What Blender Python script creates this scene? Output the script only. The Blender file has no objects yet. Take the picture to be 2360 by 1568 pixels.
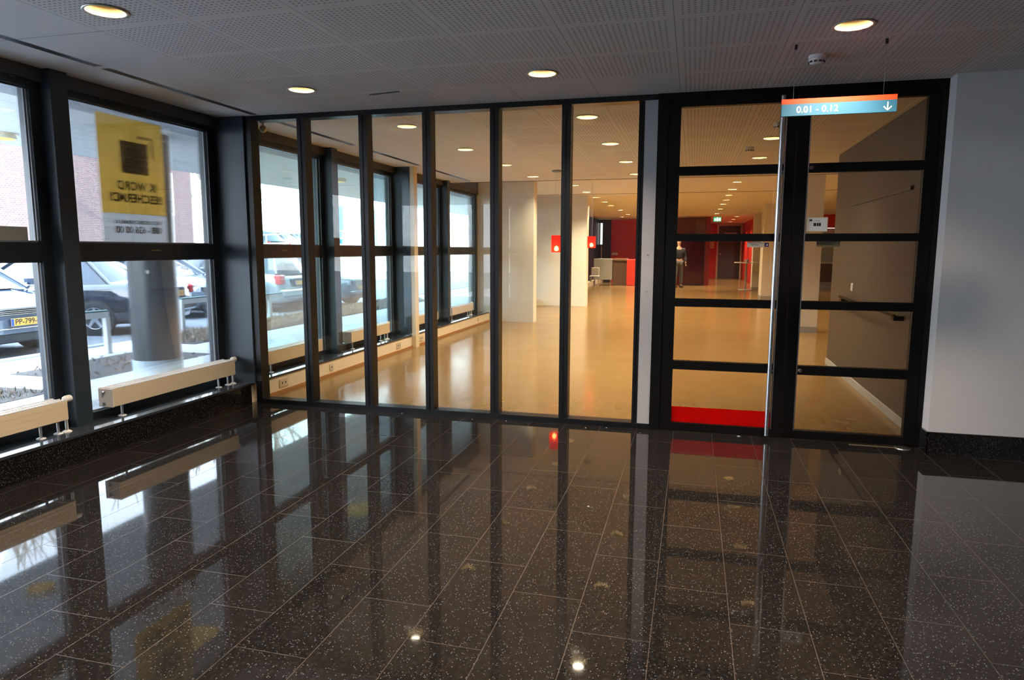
import bpy, bmesh, math, random
from mathutils import Vector, Matrix
random.seed(7)
C = bpy.context.scene.collection
PI = math.pi

# ------------------------------------------------------------------ camera
CAM = (2.891, -5.788, 1.5103); YAW = -0.2572; PITCH = -0.1308; ROLL = 0.0027
def cam_matrix():
    f = Vector((math.sin(YAW)*math.cos(PITCH), math.cos(YAW)*math.cos(PITCH), math.sin(PITCH)))
    r = Vector((math.cos(YAW), -math.sin(YAW), 0)); u = r.cross(f)
    r2 = r*math.cos(ROLL)+u*math.sin(ROLL); u2 = u*math.cos(ROLL)-r*math.sin(ROLL)
    m = Matrix((r2, u2, -f)).transposed().to_4x4(); m.translation = CAM
    return m
cd = bpy.data.cameras.new('camera'); cam = bpy.data.objects.new('camera', cd); C.objects.link(cam)
cam.matrix_world = cam_matrix()
cd.sensor_width = 36; cd.lens = 36*1577.9/2360; cd.clip_end = 500; cd.clip_start = 0.02
bpy.context.scene.camera = cam
sc = bpy.context.scene
sc.view_settings.view_transform = 'Standard'; sc.view_settings.look = 'None'
sc.view_settings.gamma = 1; sc.view_settings.use_curve_mapping = False
sc.view_settings.exposure = 0.0
sc.cycles.max_bounces = 10; sc.cycles.diffuse_bounces = 5; sc.cycles.glossy_bounces = 5
sc.cycles.transmission_bounces = 8; sc.cycles.transparent_max_bounces = 24
sc.cycles.sample_clamp_indirect = 6; sc.cycles.caustics_reflective = False; sc.cycles.caustics_refractive = False

# ------------------------------------------------------------------ sky and sun
W = bpy.data.worlds.new('world'); sc.world = W; W.use_nodes = True
wn = W.node_tree; wn.nodes.clear()
bg = wn.nodes.new('ShaderNodeBackground'); wo = wn.nodes.new('ShaderNodeOutputWorld')
tc = wn.nodes.new('ShaderNodeTexCoord'); sp = wn.nodes.new('ShaderNodeSeparateXYZ'); rp = wn.nodes.new('ShaderNodeValToRGB')
wn.links.new(tc.outputs['Generated'], sp.inputs[0]); wn.links.new(sp.outputs['Z'], rp.inputs[0])
rp.color_ramp.elements[0].position = 0.0; rp.color_ramp.elements[0].color = (0.93, 0.965, 1.0, 1)
rp.color_ramp.elements[1].position = 0.7; rp.color_ramp.elements[1].color = (0.60, 0.77, 1.0, 1)
wn.links.new(rp.outputs[0], bg.inputs[0]); bg.inputs[1].default_value = 24.0
wn.links.new(bg.outputs[0], wo.inputs[0])
sl = bpy.data.lights.new('sun', 'SUN'); sl.energy = 14.0; sl.angle = 0.01; sl.color = (1.0, 0.93, 0.82)
so = bpy.data.objects.new('sun', sl); C.objects.link(so)
so.rotation_euler = Vector((0.55, 0.55, 0.50)).to_track_quat('Z', 'Y').to_euler()

# ------------------------------------------------------------------ helpers
class MB:
    """collects shapes and builds one mesh"""
    def __init__(s): s.v = []; s.f = []; s.sm = []
    def add(s, vs, fs, smooth=False):
        n = len(s.v); s.v += [tuple(map(float, p)) for p in vs]
        s.f += [tuple(i+n for i in f) for f in fs]; s.sm += [smooth]*len(fs); return s
    def box(s, x0, x1, y0, y1, z0, z1):
        vs = [(x, y, z) for x in (x0, x1) for y in (y0, y1) for z in (z0, z1)]
        return s.add(vs, [(0,1,3,2),(4,6,7,5),(0,4,5,1),(2,3,7,6),(0,2,6,4),(1,5,7,3)])
    def bbox(s, x0, x1, y0, y1, z0, z1, b):
        """box with chamfered edges"""
        vs = []; 
        for x, sx in ((x0, 1), (x1, -1)):
            for y, sy in ((y0, 1), (y1, -1)):
                for z, sz in ((z0, 1), (z1, -1)):
                    vs += [(x, y+sy*b, z+sz*b), (x+sx*b, y, z+sz*b), (x+sx*b, y+sy*b, z)]
        bm = bmesh.new()
        for p in vs: bm.verts.new(p)
        r = bmesh.ops.convex_hull(bm, input=bm.verts[:])
        bm.verts.index_update()
        o = [tuple(v.co) for v in bm.verts]; f = [tuple(v.index for v in fa.verts) for fa in bm.faces]; bm.free()
        return s.add(o, f)
    def tube(s, p0, p1, r, n=12, r2=None, caps=True, smooth=True):
        p0 = Vector(p0); p1 = Vector(p1); d = (p1-p0).normalized()
        a = d.orthogonal().normalized(); b = d.cross(a); r2 = r if r2 is None else r2
        vs = []
        for p, q in ((p0, r), (p1, r2)):
            for i in range(n):
                t = 2*PI*i/n; vs.append(p+a*math.cos(t)*q+b*math.sin(t)*q)
        s.add(vs, [(i, (i+1) % n, n+(i+1) % n, n+i) for i in range(n)], smooth)
        if caps:
            s.add(vs[:n], [tuple(range(n))[::-1]]); s.add(vs[n:], [tuple(range(n))])
        return s
    def lathe(s, prof, c, n=32, axis='Z', cap=False, smooth=True):
        vs = []
        for (r, h) in prof:
            for i in range(n):
                t = 2*PI*i/n; x, y = r*math.cos(t), r*math.sin(t)
                p = (x, y, h) if axis == 'Z' else ((h, x, y) if axis == 'X' else (y, h, x))
                vs.append((p[0]+c[0], p[1]+c[1], p[2]+c[2]))
        fs = [(k*n+i, k*n+(i+1) % n, (k+1)*n+(i+1) % n, (k+1)*n+i) for k in range(len(prof)-1) for i in range(n)]
        s.add(vs, fs, smooth)
        if cap:
            s.add(vs[:n], [tuple(range(n))[::-1]]); s.add(vs[-n:], [tuple(range(n))])
        return s
    def prism(s, poly, axis, a, b):
        """poly in the two other axes (cyclic order), extruded from a to b"""
        def P(u, v, w): return {'X': (w, u, v), 'Y': (u, w, v), 'Z': (u, v, w)}[axis]
        n = len(poly); vs = [P(u, v, a) for u, v in poly]+[P(u, v, b) for u, v in poly]
        s.add(vs, [tuple(range(n))[::-1], tuple(range(n, 2*n))]+[(i, (i+1) % n, n+(i+1) % n, n+i) for i in range(n)])
        return s
    def quad(s, a, b, c, d): return s.add([a, b, c, d], [(0,1,2,3)])
    def build(s, name, mat, parent=None, loc=None, keep=False):
        """loc given: vertices are in world space and the origin is put at loc"""
        vs = s.v
        if loc is None and not keep and parent is None and vs:
            xs, ys, zs = zip(*vs); loc = ((min(xs)+max(xs))/2, (min(ys)+max(ys))/2, min(zs))
        if loc is not None: vs = [(x-loc[0], y-loc[1], z-loc[2]) for x, y, z in vs]
        me = bpy.data.meshes.new(name); me.from_pydata(vs, [], s.f); me.update()
        bm = bmesh.new(); bm.from_mesh(me); bmesh.ops.recalc_face_normals(bm, faces=bm.faces); bm.to_mesh(me); bm.free()
        if len(me.polygons) == len(s.sm): me.polygons.foreach_set('use_smooth', s.sm)
        if isinstance(mat, (list, tuple)):
            for m in mat: me.materials.append(m)
        else: me.materials.append(mat)
        o = bpy.data.objects.new(name, me); C.objects.link(o)
        if parent is not None: o.parent = parent
        elif loc is not None: o.location = loc
        return o

def thing(name, label=None, cat=None, loc=(0,0,0), rz=0.0, group=None, kind=None):
    o = bpy.data.objects.new(name, None); C.objects.link(o); o.location = loc; o.rotation_euler = (0,0,rz)
    o.empty_display_size = 0.1
    return tag(o, label, cat, group, kind)
def tag(o, label=None, cat=None, group=None, kind=None):
    if label: o['label'] = label
    if cat: o['category'] = cat
    if group: o['group'] = group
    if kind: o['kind'] = kind
    return o
def struct(o, label=None, cat=None): return tag(o, label, cat, None, 'structure')
def wpart(mb, name, mat, root):
    """part built in world coordinates under an unrotated root"""
    L = root.location; mb.v = [(x-L[0], y-L[1], z-L[2]) for x, y, z in mb.v]
    return mb.build(name, mat, root)
def copy_tree(o, parent=None):
    c = o.copy(); C.objects.link(c); c.parent = parent
    for ch in [x for x in bpy.data.objects if x.parent == o]: copy_tree(ch, c)
    return c

# ------------------------------------------------------------------ materials
def srgb(r, g, b):
    f = lambda c: (c/255/12.92) if c/255 <= 0.04045 else ((c/255+0.055)/1.055)**2.4
    return (f(r), f(g), f(b), 1)
def pmat(name, col, rough=0.5, metal=0.0, emis=None, es=0.0, spec=None, trans=None, coat=0.0, noise=0.0, nscale=20.0, bump=0.0):
    m = bpy.data.materials.new(name); m.use_nodes = True; nt = m.node_tree; p = nt.nodes['Principled BSDF']
    p.inputs['Base Color'].default_value = col; p.inputs['Roughness'].default_value = rough; p.inputs['Metallic'].default_value = metal
    if spec is not None: p.inputs['Specular IOR Level'].default_value = spec
    if coat: p.inputs['Coat Weight'].default_value = coat; p.inputs['Coat Roughness'].default_value = 0.05
    if emis is not None: p.inputs['Emission Color'].default_value = emis; p.inputs['Emission Strength'].default_value = es
    if noise or bump:
        g = nt.nodes.new('ShaderNodeNewGeometry'); n = nt.nodes.new('ShaderNodeTexNoise'); n.inputs['Scale'].default_value = nscale; n.inputs['Detail'].default_value = 4
        nt.links.new(g.outputs['Position'], n.inputs['Vector'])
        if noise:
            mx = nt.nodes.new('ShaderNodeMix'); mx.data_type = 'RGBA'
            mx.inputs[6].default_value = tuple(c*(1-noise) for c in col[:3])+(1,); mx.inputs[7].default_value = tuple(min(1, c*(1+noise)) for c in col[:3])+(1,)
            nt.links.new(n.outputs[0], mx.inputs[0]); nt.links.new(mx.outputs[2], p.inputs['Base Color'])
        if bump:
            b = nt.nodes.new('ShaderNodeBump'); b.inputs['Strength'].default_value = bump; b.inputs['Distance'].default_value = 0.01
            nt.links.new(n.outputs[0], b.inputs['Height']); nt.links.new(b.outputs[0], p.inputs['Normal'])
    return m
class NT:
    """tiny maths helper for shader graphs"""
    def __init__(s, name, rough=0.5):
        s.m = bpy.data.materials.new(name); s.m.use_nodes = True; s.t = s.m.node_tree; s.p = s.t.nodes['Principled BSDF']
        s.p.inputs['Roughness'].default_value = rough
        g = s.t.nodes.new('ShaderNodeNewGeometry'); q = s.t.nodes.new('ShaderNodeSeparateXYZ'); s.t.links.new(g.outputs['Position'], q.inputs[0])
        s.pos = g.outputs['Position']; s.x, s.y, s.z = q.outputs
    def L(s, a, b): s.t.links.new(a, b)
    def op(s, o, a, b=None, c=None):
        n = s.t.nodes.new('ShaderNodeMath'); n.operation = o
        for i, v in enumerate((a, b, c)):
            if v is None: continue
            if isinstance(v, (int, float)): n.inputs[i].default_value = v
            else: s.L(v, n.inputs[i])
        return n.outputs[0]
    def inr(s, v, a, b): return s.op('MULTIPLY', s.op('GREATER_THAN', v, a), s.op('LESS_THAN', v, b))
    def mix(s, f, a, b):
        n = s.t.nodes.new('ShaderNodeMix'); n.data_type = 'RGBA'
        for i, v in ((0, f), (6, a), (7, b)):
            if isinstance(v, tuple): n.inputs[i].default_value = v
            elif isinstance(v, (int, float)): n.inputs[i].default_value = v
            else: s.L(v, n.inputs[i])
        return n.outputs[2]
    def tex(s, kind, scale, vec=None, **k):
        n = s.t.nodes.new(kind); n.inputs['Scale'].default_value = scale; s.L(vec or s.pos, n.inputs['Vector'])
        for a, b in k.items():
            if a in n.inputs: n.inputs[a].default_value = b
            else: setattr(n, a, b)
        return n
    def vec(s, x, y, z):
        n = s.t.nodes.new('ShaderNodeCombineXYZ')
        for i, v in enumerate((x, y, z)):
            if isinstance(v, (int, float)): n.inputs[i].default_value = v
            else: s.L(v, n.inputs[i])
        return n.outputs[0]

def ceiling_mat(name, base, hall):
    n = NT(name, 0.9); PX, PY = 0.638, 0.61
    u = n.op('FRACT', n.op('DIVIDE', n.op('SUBTRACT', n.x, 0.19-PX*40), PX))
    v = n.op('FRACT', n.op('DIVIDE', n.op('ADD', n.y, PY*80), PY))
    NX = 20.0
    hu = n.op('SUBTRACT', n.op('FRACT', n.op('MULTIPLY', u, NX)), 0.5)
    hv = n.op('SUBTRACT', n.op('FRACT', n.op('MULTIPLY', v, NX)), 0.5)
    r = n.op('SQRT', n.op('ADD', n.op('MULTIPLY', hu, hu), n.op('MULTIPLY', hv, hv)))
    hole = n.op('LESS_THAN', r, 0.235)
    field = n.op('MULTIPLY', n.inr(u, 0.05, 0.95), n.inr(v, 0.05, 0.95))
    if not hall:
        zone = n.op('GREATER_THAN', n.x, -0.44)
        plain = n.op('MULTIPLY', n.op('GREATER_THAN', n.y, -0.61), n.inr(n.x, 0.83, 2.74))
        zone = n.op('MULTIPLY', zone, n.op('SUBTRACT', 1.0, plain))
    else:
        zone = n.op('MULTIPLY', n.op('GREATER_THAN', n.x, 0.83), n.inr(n.y, 0.61, 6.1))
    mask = n.op('MULTIPLY', n.op('MULTIPLY', hole, field), zone)
    seam = n.op('MULTIPLY', n.op('LESS_THAN', u, 0.007), n.op('GREATER_THAN', n.x, -0.5))
    seam2 = n.op('MULTIPLY', n.op('LESS_THAN', n.op('FRACT', n.op('DIVIDE', n.op('ADD', n.y, 2.4+1.22*40), 1.22*2)), 0.0028), n.op('LESS_THAN', n.x, -0.42))
    nz = n.tex('ShaderNodeTexNoise', 1.3).outputs[0]
    b = n.mix(nz, tuple(c*0.93 for c in base[:3])+(1,), base)
    # every panel takes the paint a shade differently
    pid = n.vec(n.op('FLOOR', n.op('DIVIDE', n.op('SUBTRACT', n.x, 0.19-PX*40), PX)), n.op('FLOOR', n.op('DIVIDE', n.op('ADD', n.y, PY*80), PY*2)), 0.0)
    wn_ = n.t.nodes.new('ShaderNodeTexWhiteNoise'); n.L(pid, wn_.inputs[0])
    b = n.mix(n.op('MULTIPLY', wn_.outputs[0], 0.07), b, (0, 0, 0, 1))
    c = n.mix(n.op('MAXIMUM', mask, n.op('MAXIMUM', seam, seam2)), b, tuple(q*0.40 for q in base[:3])+(1,))
    n.L(c, n.p.inputs['Base Color']); return n.m

def granite_mat(name, tiles=True):
    n = NT(name, 0.07)
    big = n.tex('ShaderNodeTexNoise', 3.0, Detail=3.0).outputs[0]
    sp_ = n.tex('ShaderNodeTexVoronoi', 130.0)
    s2 = n.tex('ShaderNodeTexVoronoi', 48.0)
    s3 = n.tex('ShaderNodeTexNoise', 60.0, Detail=6.0, Roughness=0.7).outputs[0]
    d1 = n.op('LESS_THAN', sp_.outputs['Distance'], 0.30)
    q = n.t.nodes.new('ShaderNodeSeparateColor'); n.L(sp_.outputs['Color'], q.inputs[0])
    q2 = n.t.nodes.new('ShaderNodeSeparateColor'); n.L(s2.outputs['Color'], q2.inputs[0])
    rare = n.op('MULTIPLY', d1, n.op('GREATER_THAN', q.outputs[0], 0.80))
    rare2 = n.op('MULTIPLY', n.op('LESS_THAN', s2.outputs['Distance'], 0.22), n.op('GREATER_THAN', q2.outputs[0], 0.86))
    base = n.mix(big, (0.004, 0.0038, 0.0040, 1), (0.009, 0.008, 0.0078, 1))
    mott = n.op('MULTIPLY', n.op('GREATER_THAN', s3, 0.54), 0.65)
    base = n.mix(mott, base, (0.022, 0.018, 0.0155, 1))
    tint = n.mix(q.outputs[1], (0.09, 0.12, 0.18, 1), (0.19, 0.155, 0.12, 1))
    base = n.mix(n.op('MULTIPLY', rare, 0.6), base, tint)
    base = n.mix(n.op('MULTIPLY', rare2, 0.4), base, (0.07, 0.085, 0.105, 1))
    if tiles:
        PW, PL = 0.307, 0.72
        cx = n.op('DIVIDE', n.op('ADD', n.x, 30*PW-0.629), PW)
        col = n.op('FLOOR', cx); fx = n.op('FRACT', cx)
        vy = n.op('FRACT', n.op('DIVIDE', n.op('ADD', n.op('ADD', n.y, 2.47+72.0-7.5), n.op('MULTIPLY', col, 0.25)), PL))
        j = n.op('MAXIMUM', n.op('LESS_THAN', fx, 0.0105), n.op('LESS_THAN', vy, 0.0042))
        wnn = n.t.nodes.new('ShaderNodeTexWhiteNoise')
        row = n.op('FLOOR', n.op('DIVIDE', n.op('ADD', n.op('ADD', n.y, 2.47+72.0-7.5), n.op('MULTIPLY', col, 0.25)), PL))
        n.L(n.vec(col, row, 0.0), wnn.inputs[0])
        base = n.mix(n.op('MULTIPLY', wnn.outputs[0], 0.12), base, (0.03, 0.025, 0.022, 1))
        base = n.mix(n.op('MULTIPLY', j, 0.42), base, (0.055, 0.036, 0.026, 1))
        dust = n.tex('ShaderNodeTexNoise', 1.1, Detail=5.0).outputs[0]
        rr = n.op('ADD', n.op('MULTIPLY', dust, 0.05), 0.012)
        rr = n.op('ADD', rr, n.op('MULTIPLY', j, 0.35))
        n.L(rr, n.p.inputs['Roughness'])
        bp = n.t.nodes.new('ShaderNodeBump'); bp.inputs['Strength'].default_value = 0.05; bp.inputs['Distance'].default_value = 0.02
        n.L(n.op('ADD', n.op('MULTIPLY', n.tex('ShaderNodeTexNoise', 2.2, Detail=1.0).outputs[0], 0.12), n.op('MULTIPLY', j, -0.15)), bp.inputs['Height']); n.L(bp.outputs[0], n.p.inputs['Normal'])
    n.L(base, n.p.inputs['Base Color']); return n.m

def wood_floor_mat():
    n = NT('parquet', 0.22)
    row = n.op('FLOOR', n.op('MULTIPLY', n.x, 14.0)); wq = n.t.nodes.new('ShaderNodeTexWhiteNoise')
    n.L(n.vec(row, n.op('FLOOR', n.op('ADD', n.op('MULTIPLY', n.y, 2.2), n.op('MULTIPLY', row, 0.37))), 0.0), wq.inputs[0])
    fine = n.tex('ShaderNodeTexNoise', 1.0, n.vec(n.op('MULTIPLY', n.x, 14.0), n.op('MULTIPLY', n.y, 3.0), 0.0), Detail=2.0).outputs[0]
    cc_ = n.mix(n.op('ADD', n.op('MULTIPLY', wq.outputs[0], 0.45), n.op('MULTIPLY', fine, 0.5)), (0.200, 0.116, 0.040, 1), (0.235, 0.142, 0.054, 1))
    n.L(cc_, n.p.inputs['Base Color'])
    n.L(n.op('ADD', n.op('MULTIPLY', n.tex('ShaderNodeTexNoise', 2.0, Detail=4.0).outputs[0], 0.12), 0.14), n.p.inputs['Roughness'])
    return n.m

def glass_mat(name, tint, ior=1.5, boost=1.0, haze=0.0):
    m = bpy.data.materials.new(name); m.use_nodes = True; t = m.node_tree; t.nodes.clear()
    o = t.nodes.new('ShaderNodeOutputMaterial'); tr = t.nodes.new('ShaderNodeBsdfTransparent'); gl = t.nodes.new('ShaderNodeBsdfGlossy'); mx = t.nodes.new('ShaderNodeMixShader')
    fr = t.nodes.new('ShaderNodeFresnel'); fr.inputs[0].default_value = ior; mu = t.nodes.new('ShaderNodeMath'); mu.operation = 'MULTIPLY'; mu.inputs[1].default_value = boost; mu.use_clamp = True
    tr.inputs[0].default_value = tint; gl.inputs['Roughness'].default_value = 0.0; gl.inputs[0].default_value = (1, 1, 1, 1)
    t.links.new(fr.outputs[0], mu.inputs[0]); t.links.new(mu.outputs[0], mx.inputs[0]); t.links.new(tr.outputs[0], mx.inputs[1]); t.links.new(gl.outputs[0], mx.inputs[2])
    if haze:
        df = t.nodes.new('ShaderNodeBsdfDiffuse'); df.inputs[0].default_value = (0.8, 0.85, 0.9, 1); m2 = t.nodes.new('ShaderNodeMixShader'); m2.inputs[0].default_value = haze
        t.links.new(mx.outputs[0], m2.inputs[1]); t.links.new(df.outputs[0], m2.inputs[2]); t.links.new(m2.outputs[0], o.inputs[0])
    else: t.links.new(mx.outputs[0], o.inputs[0])
    return m
def transl_mat(name, col, k=0.6):
    m = bpy.data.materials.new(name); m.use_nodes = True; t = m.node_tree; t.nodes.clear()
    o = t.nodes.new('ShaderNodeOutputMaterial'); a = t.nodes.new('ShaderNodeBsdfTranslucent'); d = t.nodes.new('ShaderNodeBsdfDiffuse'); mx = t.nodes.new('ShaderNodeMixShader')
    a.inputs[0].default_value = col; d.inputs[0].default_value = col; mx.inputs[0].default_value = k
    t.links.new(d.outputs[0], mx.inputs[1]); t.links.new(a.outputs[0], mx.inputs[2]); t.links.new(mx.outputs[0], o.inputs[0]); return m

m_ceil = ceiling_mat('perforated_plaster', (0.84, 0.785, 0.75, 1), False)
m_ceil_hall = ceiling_mat('perforated_plaster_hall', (0.84, 0.80, 0.73, 1), True)
m_ceil_plain = pmat('plaster_hall', (0.84, 0.79, 0.70, 1), 0.9, noise=0.03, nscale=2)
m_floor = granite_mat('granite_tiles')
m_granite = granite_mat('granite', False)
m_wood = wood_floor_mat()
m_wall = pmat('wall_paint', (0.55, 0.525, 0.515, 1), 0.85, noise=0.04, nscale=3)
m_black = pmat('black_frame', (0.0035, 0.003, 0.003, 1), 0.45, spec=0.16)
m_black2 = pmat('black_partition_frame', (0.006, 0.007, 0.009, 1), 0.35, spec=0.3)
m_blue = pmat('slate_blue_frame', (0.022, 0.033, 0.047, 1), 0.4)
m_dkwin = pmat('dark_window_frame', (0.009, 0.013, 0.019, 1), 0.35)
m_greypanel = pmat('grey_panel', (0.36, 0.35, 0.36, 1), 0.5)
m_steel = pmat('brushed_steel', (0.55, 0.56, 0.58, 1), 0.28, 1.0)
m_white = pmat('white_plastic', (0.72, 0.71, 0.69, 1), 0.45)
m_cream = pmat('cream_enamel', (0.68, 0.56, 0.39, 1), 0.4)
m_creamtop = pmat('pale_enamel', (0.70, 0.67, 0.62, 1), 0.35)
m_slot = pmat('slot_dark', (0.012, 0.012, 0.014, 1), 0.5)
m_sill_hall = pmat('cream_wall', (0.84, 0.72, 0.55, 1), 0.7, noise=0.03, nscale=3)
m_pier = pmat('white_plaster', (0.78, 0.75, 0.68, 1), 0.8, noise=0.06, nscale=2.5)
m_brown = pmat('brown_wall', (0.085, 0.063, 0.044, 1), 0.5, noise=0.12, nscale=1.3)
m_red = pmat('red_wall', (0.72, 0.028, 0.012, 1), 0.6)
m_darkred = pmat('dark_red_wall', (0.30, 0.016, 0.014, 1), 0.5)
m_redmat = pmat('red_board', (0.72, 0.02, 0.010, 1), 0.6)
m_glass = glass_mat('partition_glass', (0.965, 0.985, 0.98, 1), 1.5, 0.9)
m_glassw = glass_mat('window_glass', (0.93, 0.97, 1.0, 1), 1.5, 0.8, haze=0.012)
m_glasst = glass_mat('hall_window_glass', (0.84, 0.97, 0.97, 1), 1.5, 0.8, haze=0.012)
m_glassd = glass_mat('door_glass', (0.80, 0.79, 0.76, 1), 1.5, 0.6)
m_rubber = pmat('rubber', (0.012, 0.012, 0.013, 1), 0.7)
def emi(name, col, s):
    m = bpy.data.materials.new(name); m.use_nodes = True; t = m.node_tree; t.nodes.clear()
    o = t.nodes.new('ShaderNodeOutputMaterial'); e = t.nodes.new('ShaderNodeEmission'); e.inputs[0].default_value = col; e.inputs[1].default_value = s; t.links.new(e.outputs[0], o.inputs[0]); return m

# ------------------------------------------------------------------ text
def text(body, size, mat, name='lettering', parent=None, mat4=None, extrude=0.0006, bold=0.0, align='CENTER', space=1.0):
    cu = bpy.data.curves.new('t', 'FONT'); cu.body = body; cu.size = size; cu.align_x = align; cu.align_y = 'CENTER'
    cu.extrude = extrude; cu.offset = bold; cu.space_character = space; cu.resolution_u = 3
    t = bpy.data.objects.new('t', cu); C.objects.link(t); bpy.context.view_layer.update()
    me = bpy.data.meshes.new_from_object(t.evaluated_get(bpy.context.evaluated_depsgraph_get()))
    bpy.data.objects.remove(t); bpy.data.curves.remove(cu)
    if mat4 is not None: me.transform(mat4)
    me.materials.clear(); me.materials.append(mat); me.name = name
    o = bpy.data.objects.new(name, me); C.objects.link(o)
    if parent is not None: o.parent = parent
    return o
def frame(o, xa, ya):
    """matrix taking text x to xa, y to ya, at origin o"""
    xa = Vector(xa).normalized(); ya = Vector(ya).normalized(); z = xa.cross(ya)
    m = Matrix((xa, ya, z)).transposed().to_4x4(); m.translation = o; return m

# ================================================================== SETTING
YB = -12.0; XR = 8.6; H = 2.75; HH = 2.95; YS = 6.55
XS = -1.30          # sill front
XG = -1.62          # window glass plane
struct(MB().box(XS, XR, YB, 0.0, -0.12, 0.0).build('floor', m_floor), 'polished dark granite tile floor of the lobby', 'floor')
struct(MB().box(XS, 14.0, 0.0, 38.0, -0.12, -0.0005).build('floor', m_wood), 'glossy honey-coloured parquet floor behind the glass partition', 'floor')

LIGHTS = [(-0.12, -0.83), (1.81, -0.86), (-0.14, -2.67), (3.70, -1.46), (1.81, -2.9), (3.70, -3.5), (-0.14, -4.6), (1.81, -4.9), (3.7, -5.5), (-0.14, -6.9), (1.81, -6.9), (3.7, -7.6), (-0.14, -9.2), (1.81, -9.2), (3.7, -9.8)]
HALL = [(0.04, 0.85), (0.10, 2.52), (0.16, 4.15), (0.20, 5.80), (1.88, 0.80), (1.90, 2.48), (1.92, 4.18), (1.92, 5.80), (3.69, 2.50), (3.70, 4.17), (3.70, 5.82), (5.6, 5.2)]  # the last one is unseen, added to light the right side
HALL2 = [(x, y) for y in (7.9, 9.7, 11.5, 13.3, 15.1, 16.9, 19.5, 22.5) for x in (0.25, 1.95, 3.72)] + [(4.6, 25.2), (4.6, 28.0), (4.6, 30.8), (1.0, 24.6), (-.2, 24.6), (2.6, 24.2)] + [(6.6, 8.5), (6.6, 12.0), (8.5, 16), (8.5, 20.0)]  # corridor, far-end and right-part downlights are added to brighten those areas
RL = 0.098
def ceiling(name, x0, x1, y0, y1, z0, z1, mat, holes, slots, label):
    bm = bmesh.new(); bmesh.ops.create_cube(bm, size=1)
    for v in bm.verts: v.co = Vector((x0+(v.co.x+.5)*(x1-x0), y0+(v.co.y+.5)*(y1-y0), z0+(v.co.z+.5)*(z1-z0)))
    me = bpy.data.meshes.new(name); bm.to_mesh(me); bm.free(); me.materials.append(mat)
    o = bpy.data.objects.new(name, me); C.objects.link(o)
    mb = MB()
    for (x, y) in holes: mb.lathe([(RL, z0-.05), (RL, z0+.13)], (x, y, 0), 36, cap=True, smooth=False)
    for (a, b, c_, d) in slots: mb.box(a, b, c_, d, z0-.02, z0+.05)
    k = mb.build('cutter', mat, keep=True)
    md = o.modifiers.new('b', 'BOOLEAN'); md.object = k; md.operation = 'DIFFERENCE'; md.solver = 'EXACT'
    bpy.context.view_layer.update()
    me2 = bpy.data.meshes.new_from_object(o.evaluated_get(bpy.context.evaluated_depsgraph_get()))
    o.modifiers.clear(); o.data = me2; me2.name = name
    kd = k.data; bpy.data.objects.remove(k); bpy.data.meshes.remove(kd)
    return struct(o, label, 'ceiling')
LS = [(-1.135, -1.06, y, y+2.3) for y in (-11.4, -9.0, -6.6, -4.2, -1.80)]
LS[-1] = (-1.135, -1.06, -1.72, -0.02); LS[-2] = (-1.135, -1.06, -4.2, -1.78)
ceiling('ceiling', -1.62, XR, YB, 0.0, H, H+0.2, m_ceil, LIGHTS, LS, 'grey perforated ceiling of the lobby with round downlights')
ceiling('ceiling', -1.62, 14.0, 0.0, YS, H, H+0.2, m_ceil_hall, HALL, [(-1.135, -1.06, 0.15, 1.9), (-1.135, -1.06, 2.1, 3.9), (-1.135, -1.06, 4.3, 6.3)], 'warm lit ceiling just behind the glass partition')
ceiling('ceiling', -1.62, 14.0, YS, 38.0, HH, HH+0.2, m_ceil_plain, HALL2, [], 'raised ceiling further back in the hall')
# dark joints across the hall ceiling
struct(MB().box(-1.3, 14, YS-.03, YS, H-.006, H-.0005).build('trim_1', m_slot))
struct(MB().box(-1.3, 14, 12.2, 12.25, HH-.005, HH-.0005).build('trim_2', m_slot))
# linear diffusers in the slots of the ceiling
di = thing('ceiling_diffuser', 'long dark slotted air diffuser along the window side of the lobby ceiling', 'air vent', (-1.1, -1.0, H), group=None)
wpart(MB().box(-1.134, -1.061, -4.2, -0.02, H+.03, H+.048), 'backing', m_slot, di)
for k in range(3): wpart(MB().box(-1.128+k*.026, -1.122+k*.026, -4.2, -0.02, H+.001, H+.03), 'slat', m_steel, di)
di = thing('ceiling_diffuser', 'slotted air diffuser in the ceiling behind the glass partition, by the windows', 'air vent', (-1.1, 3.0, H))
for (a, b) in ((.15, 1.9), (2.1, 3.9), (4.3, 6.3)):
    wpart(MB().box(-1.134, -1.061, a, b, H+.03, H+.048), 'backing', m_slot, di)
    for k in range(3): wpart(MB().box(-1.128+k*.026, -1.122+k*.026, a, b, H+.001, H+.03), 'slat', m_steel, di)
# open access slots near the partition
tag(MB().prism([(0.32, -.552), (0.60, -.600), (0.60, -.585), (0.34, -.530)], 'Z', H-.006, H-.0005).build('ceiling_gap', m_slot), 'thin dark gap in the lobby ceiling left of the middle downlight', 'ceiling gap')

# window wall: sill, plinth, columns, windows
struct(MB().box(-1.75, XS, YB, 0.0, -0.12, 0.175).build('wall_left', m_granite))
struct(MB().box(-1.75, XS-.004, 0.0, 27.4, -0.12, 0.175).build('wall_left', m_sill_hall))
sill = pmat('sill_stone', (0.030, 0.035, 0.042, 1), 0.06)
struct(MB().bbox(-1.58, XS+.004, YB, 0.0, 0.175, 0.199, .004).build('trim_3', sill), 'polished dark stone window sill of the lobby')
struct(MB().bbox(-1.58, XS+.004, 0.0, 12.6, 0.175, 0.199, .004).build('trim_4', sill), 'polished dark stone window sill of the hall')
struct(MB().box(-1.30, -1.285, 0.14, 8.2, 0.0, 0.03).build('baseboard_left', pmat('oak_base', (0.42, 0.20, 0.07, 1), .4)))
# strips under the ceiling, above the frames
struct(MB().box(-1.9, -1.53, YB, 27.4, 2.66, H+.2).build('trim_5', pmat('head_panel', (0.06, 0.06, 0.065, 1), .6)))

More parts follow.
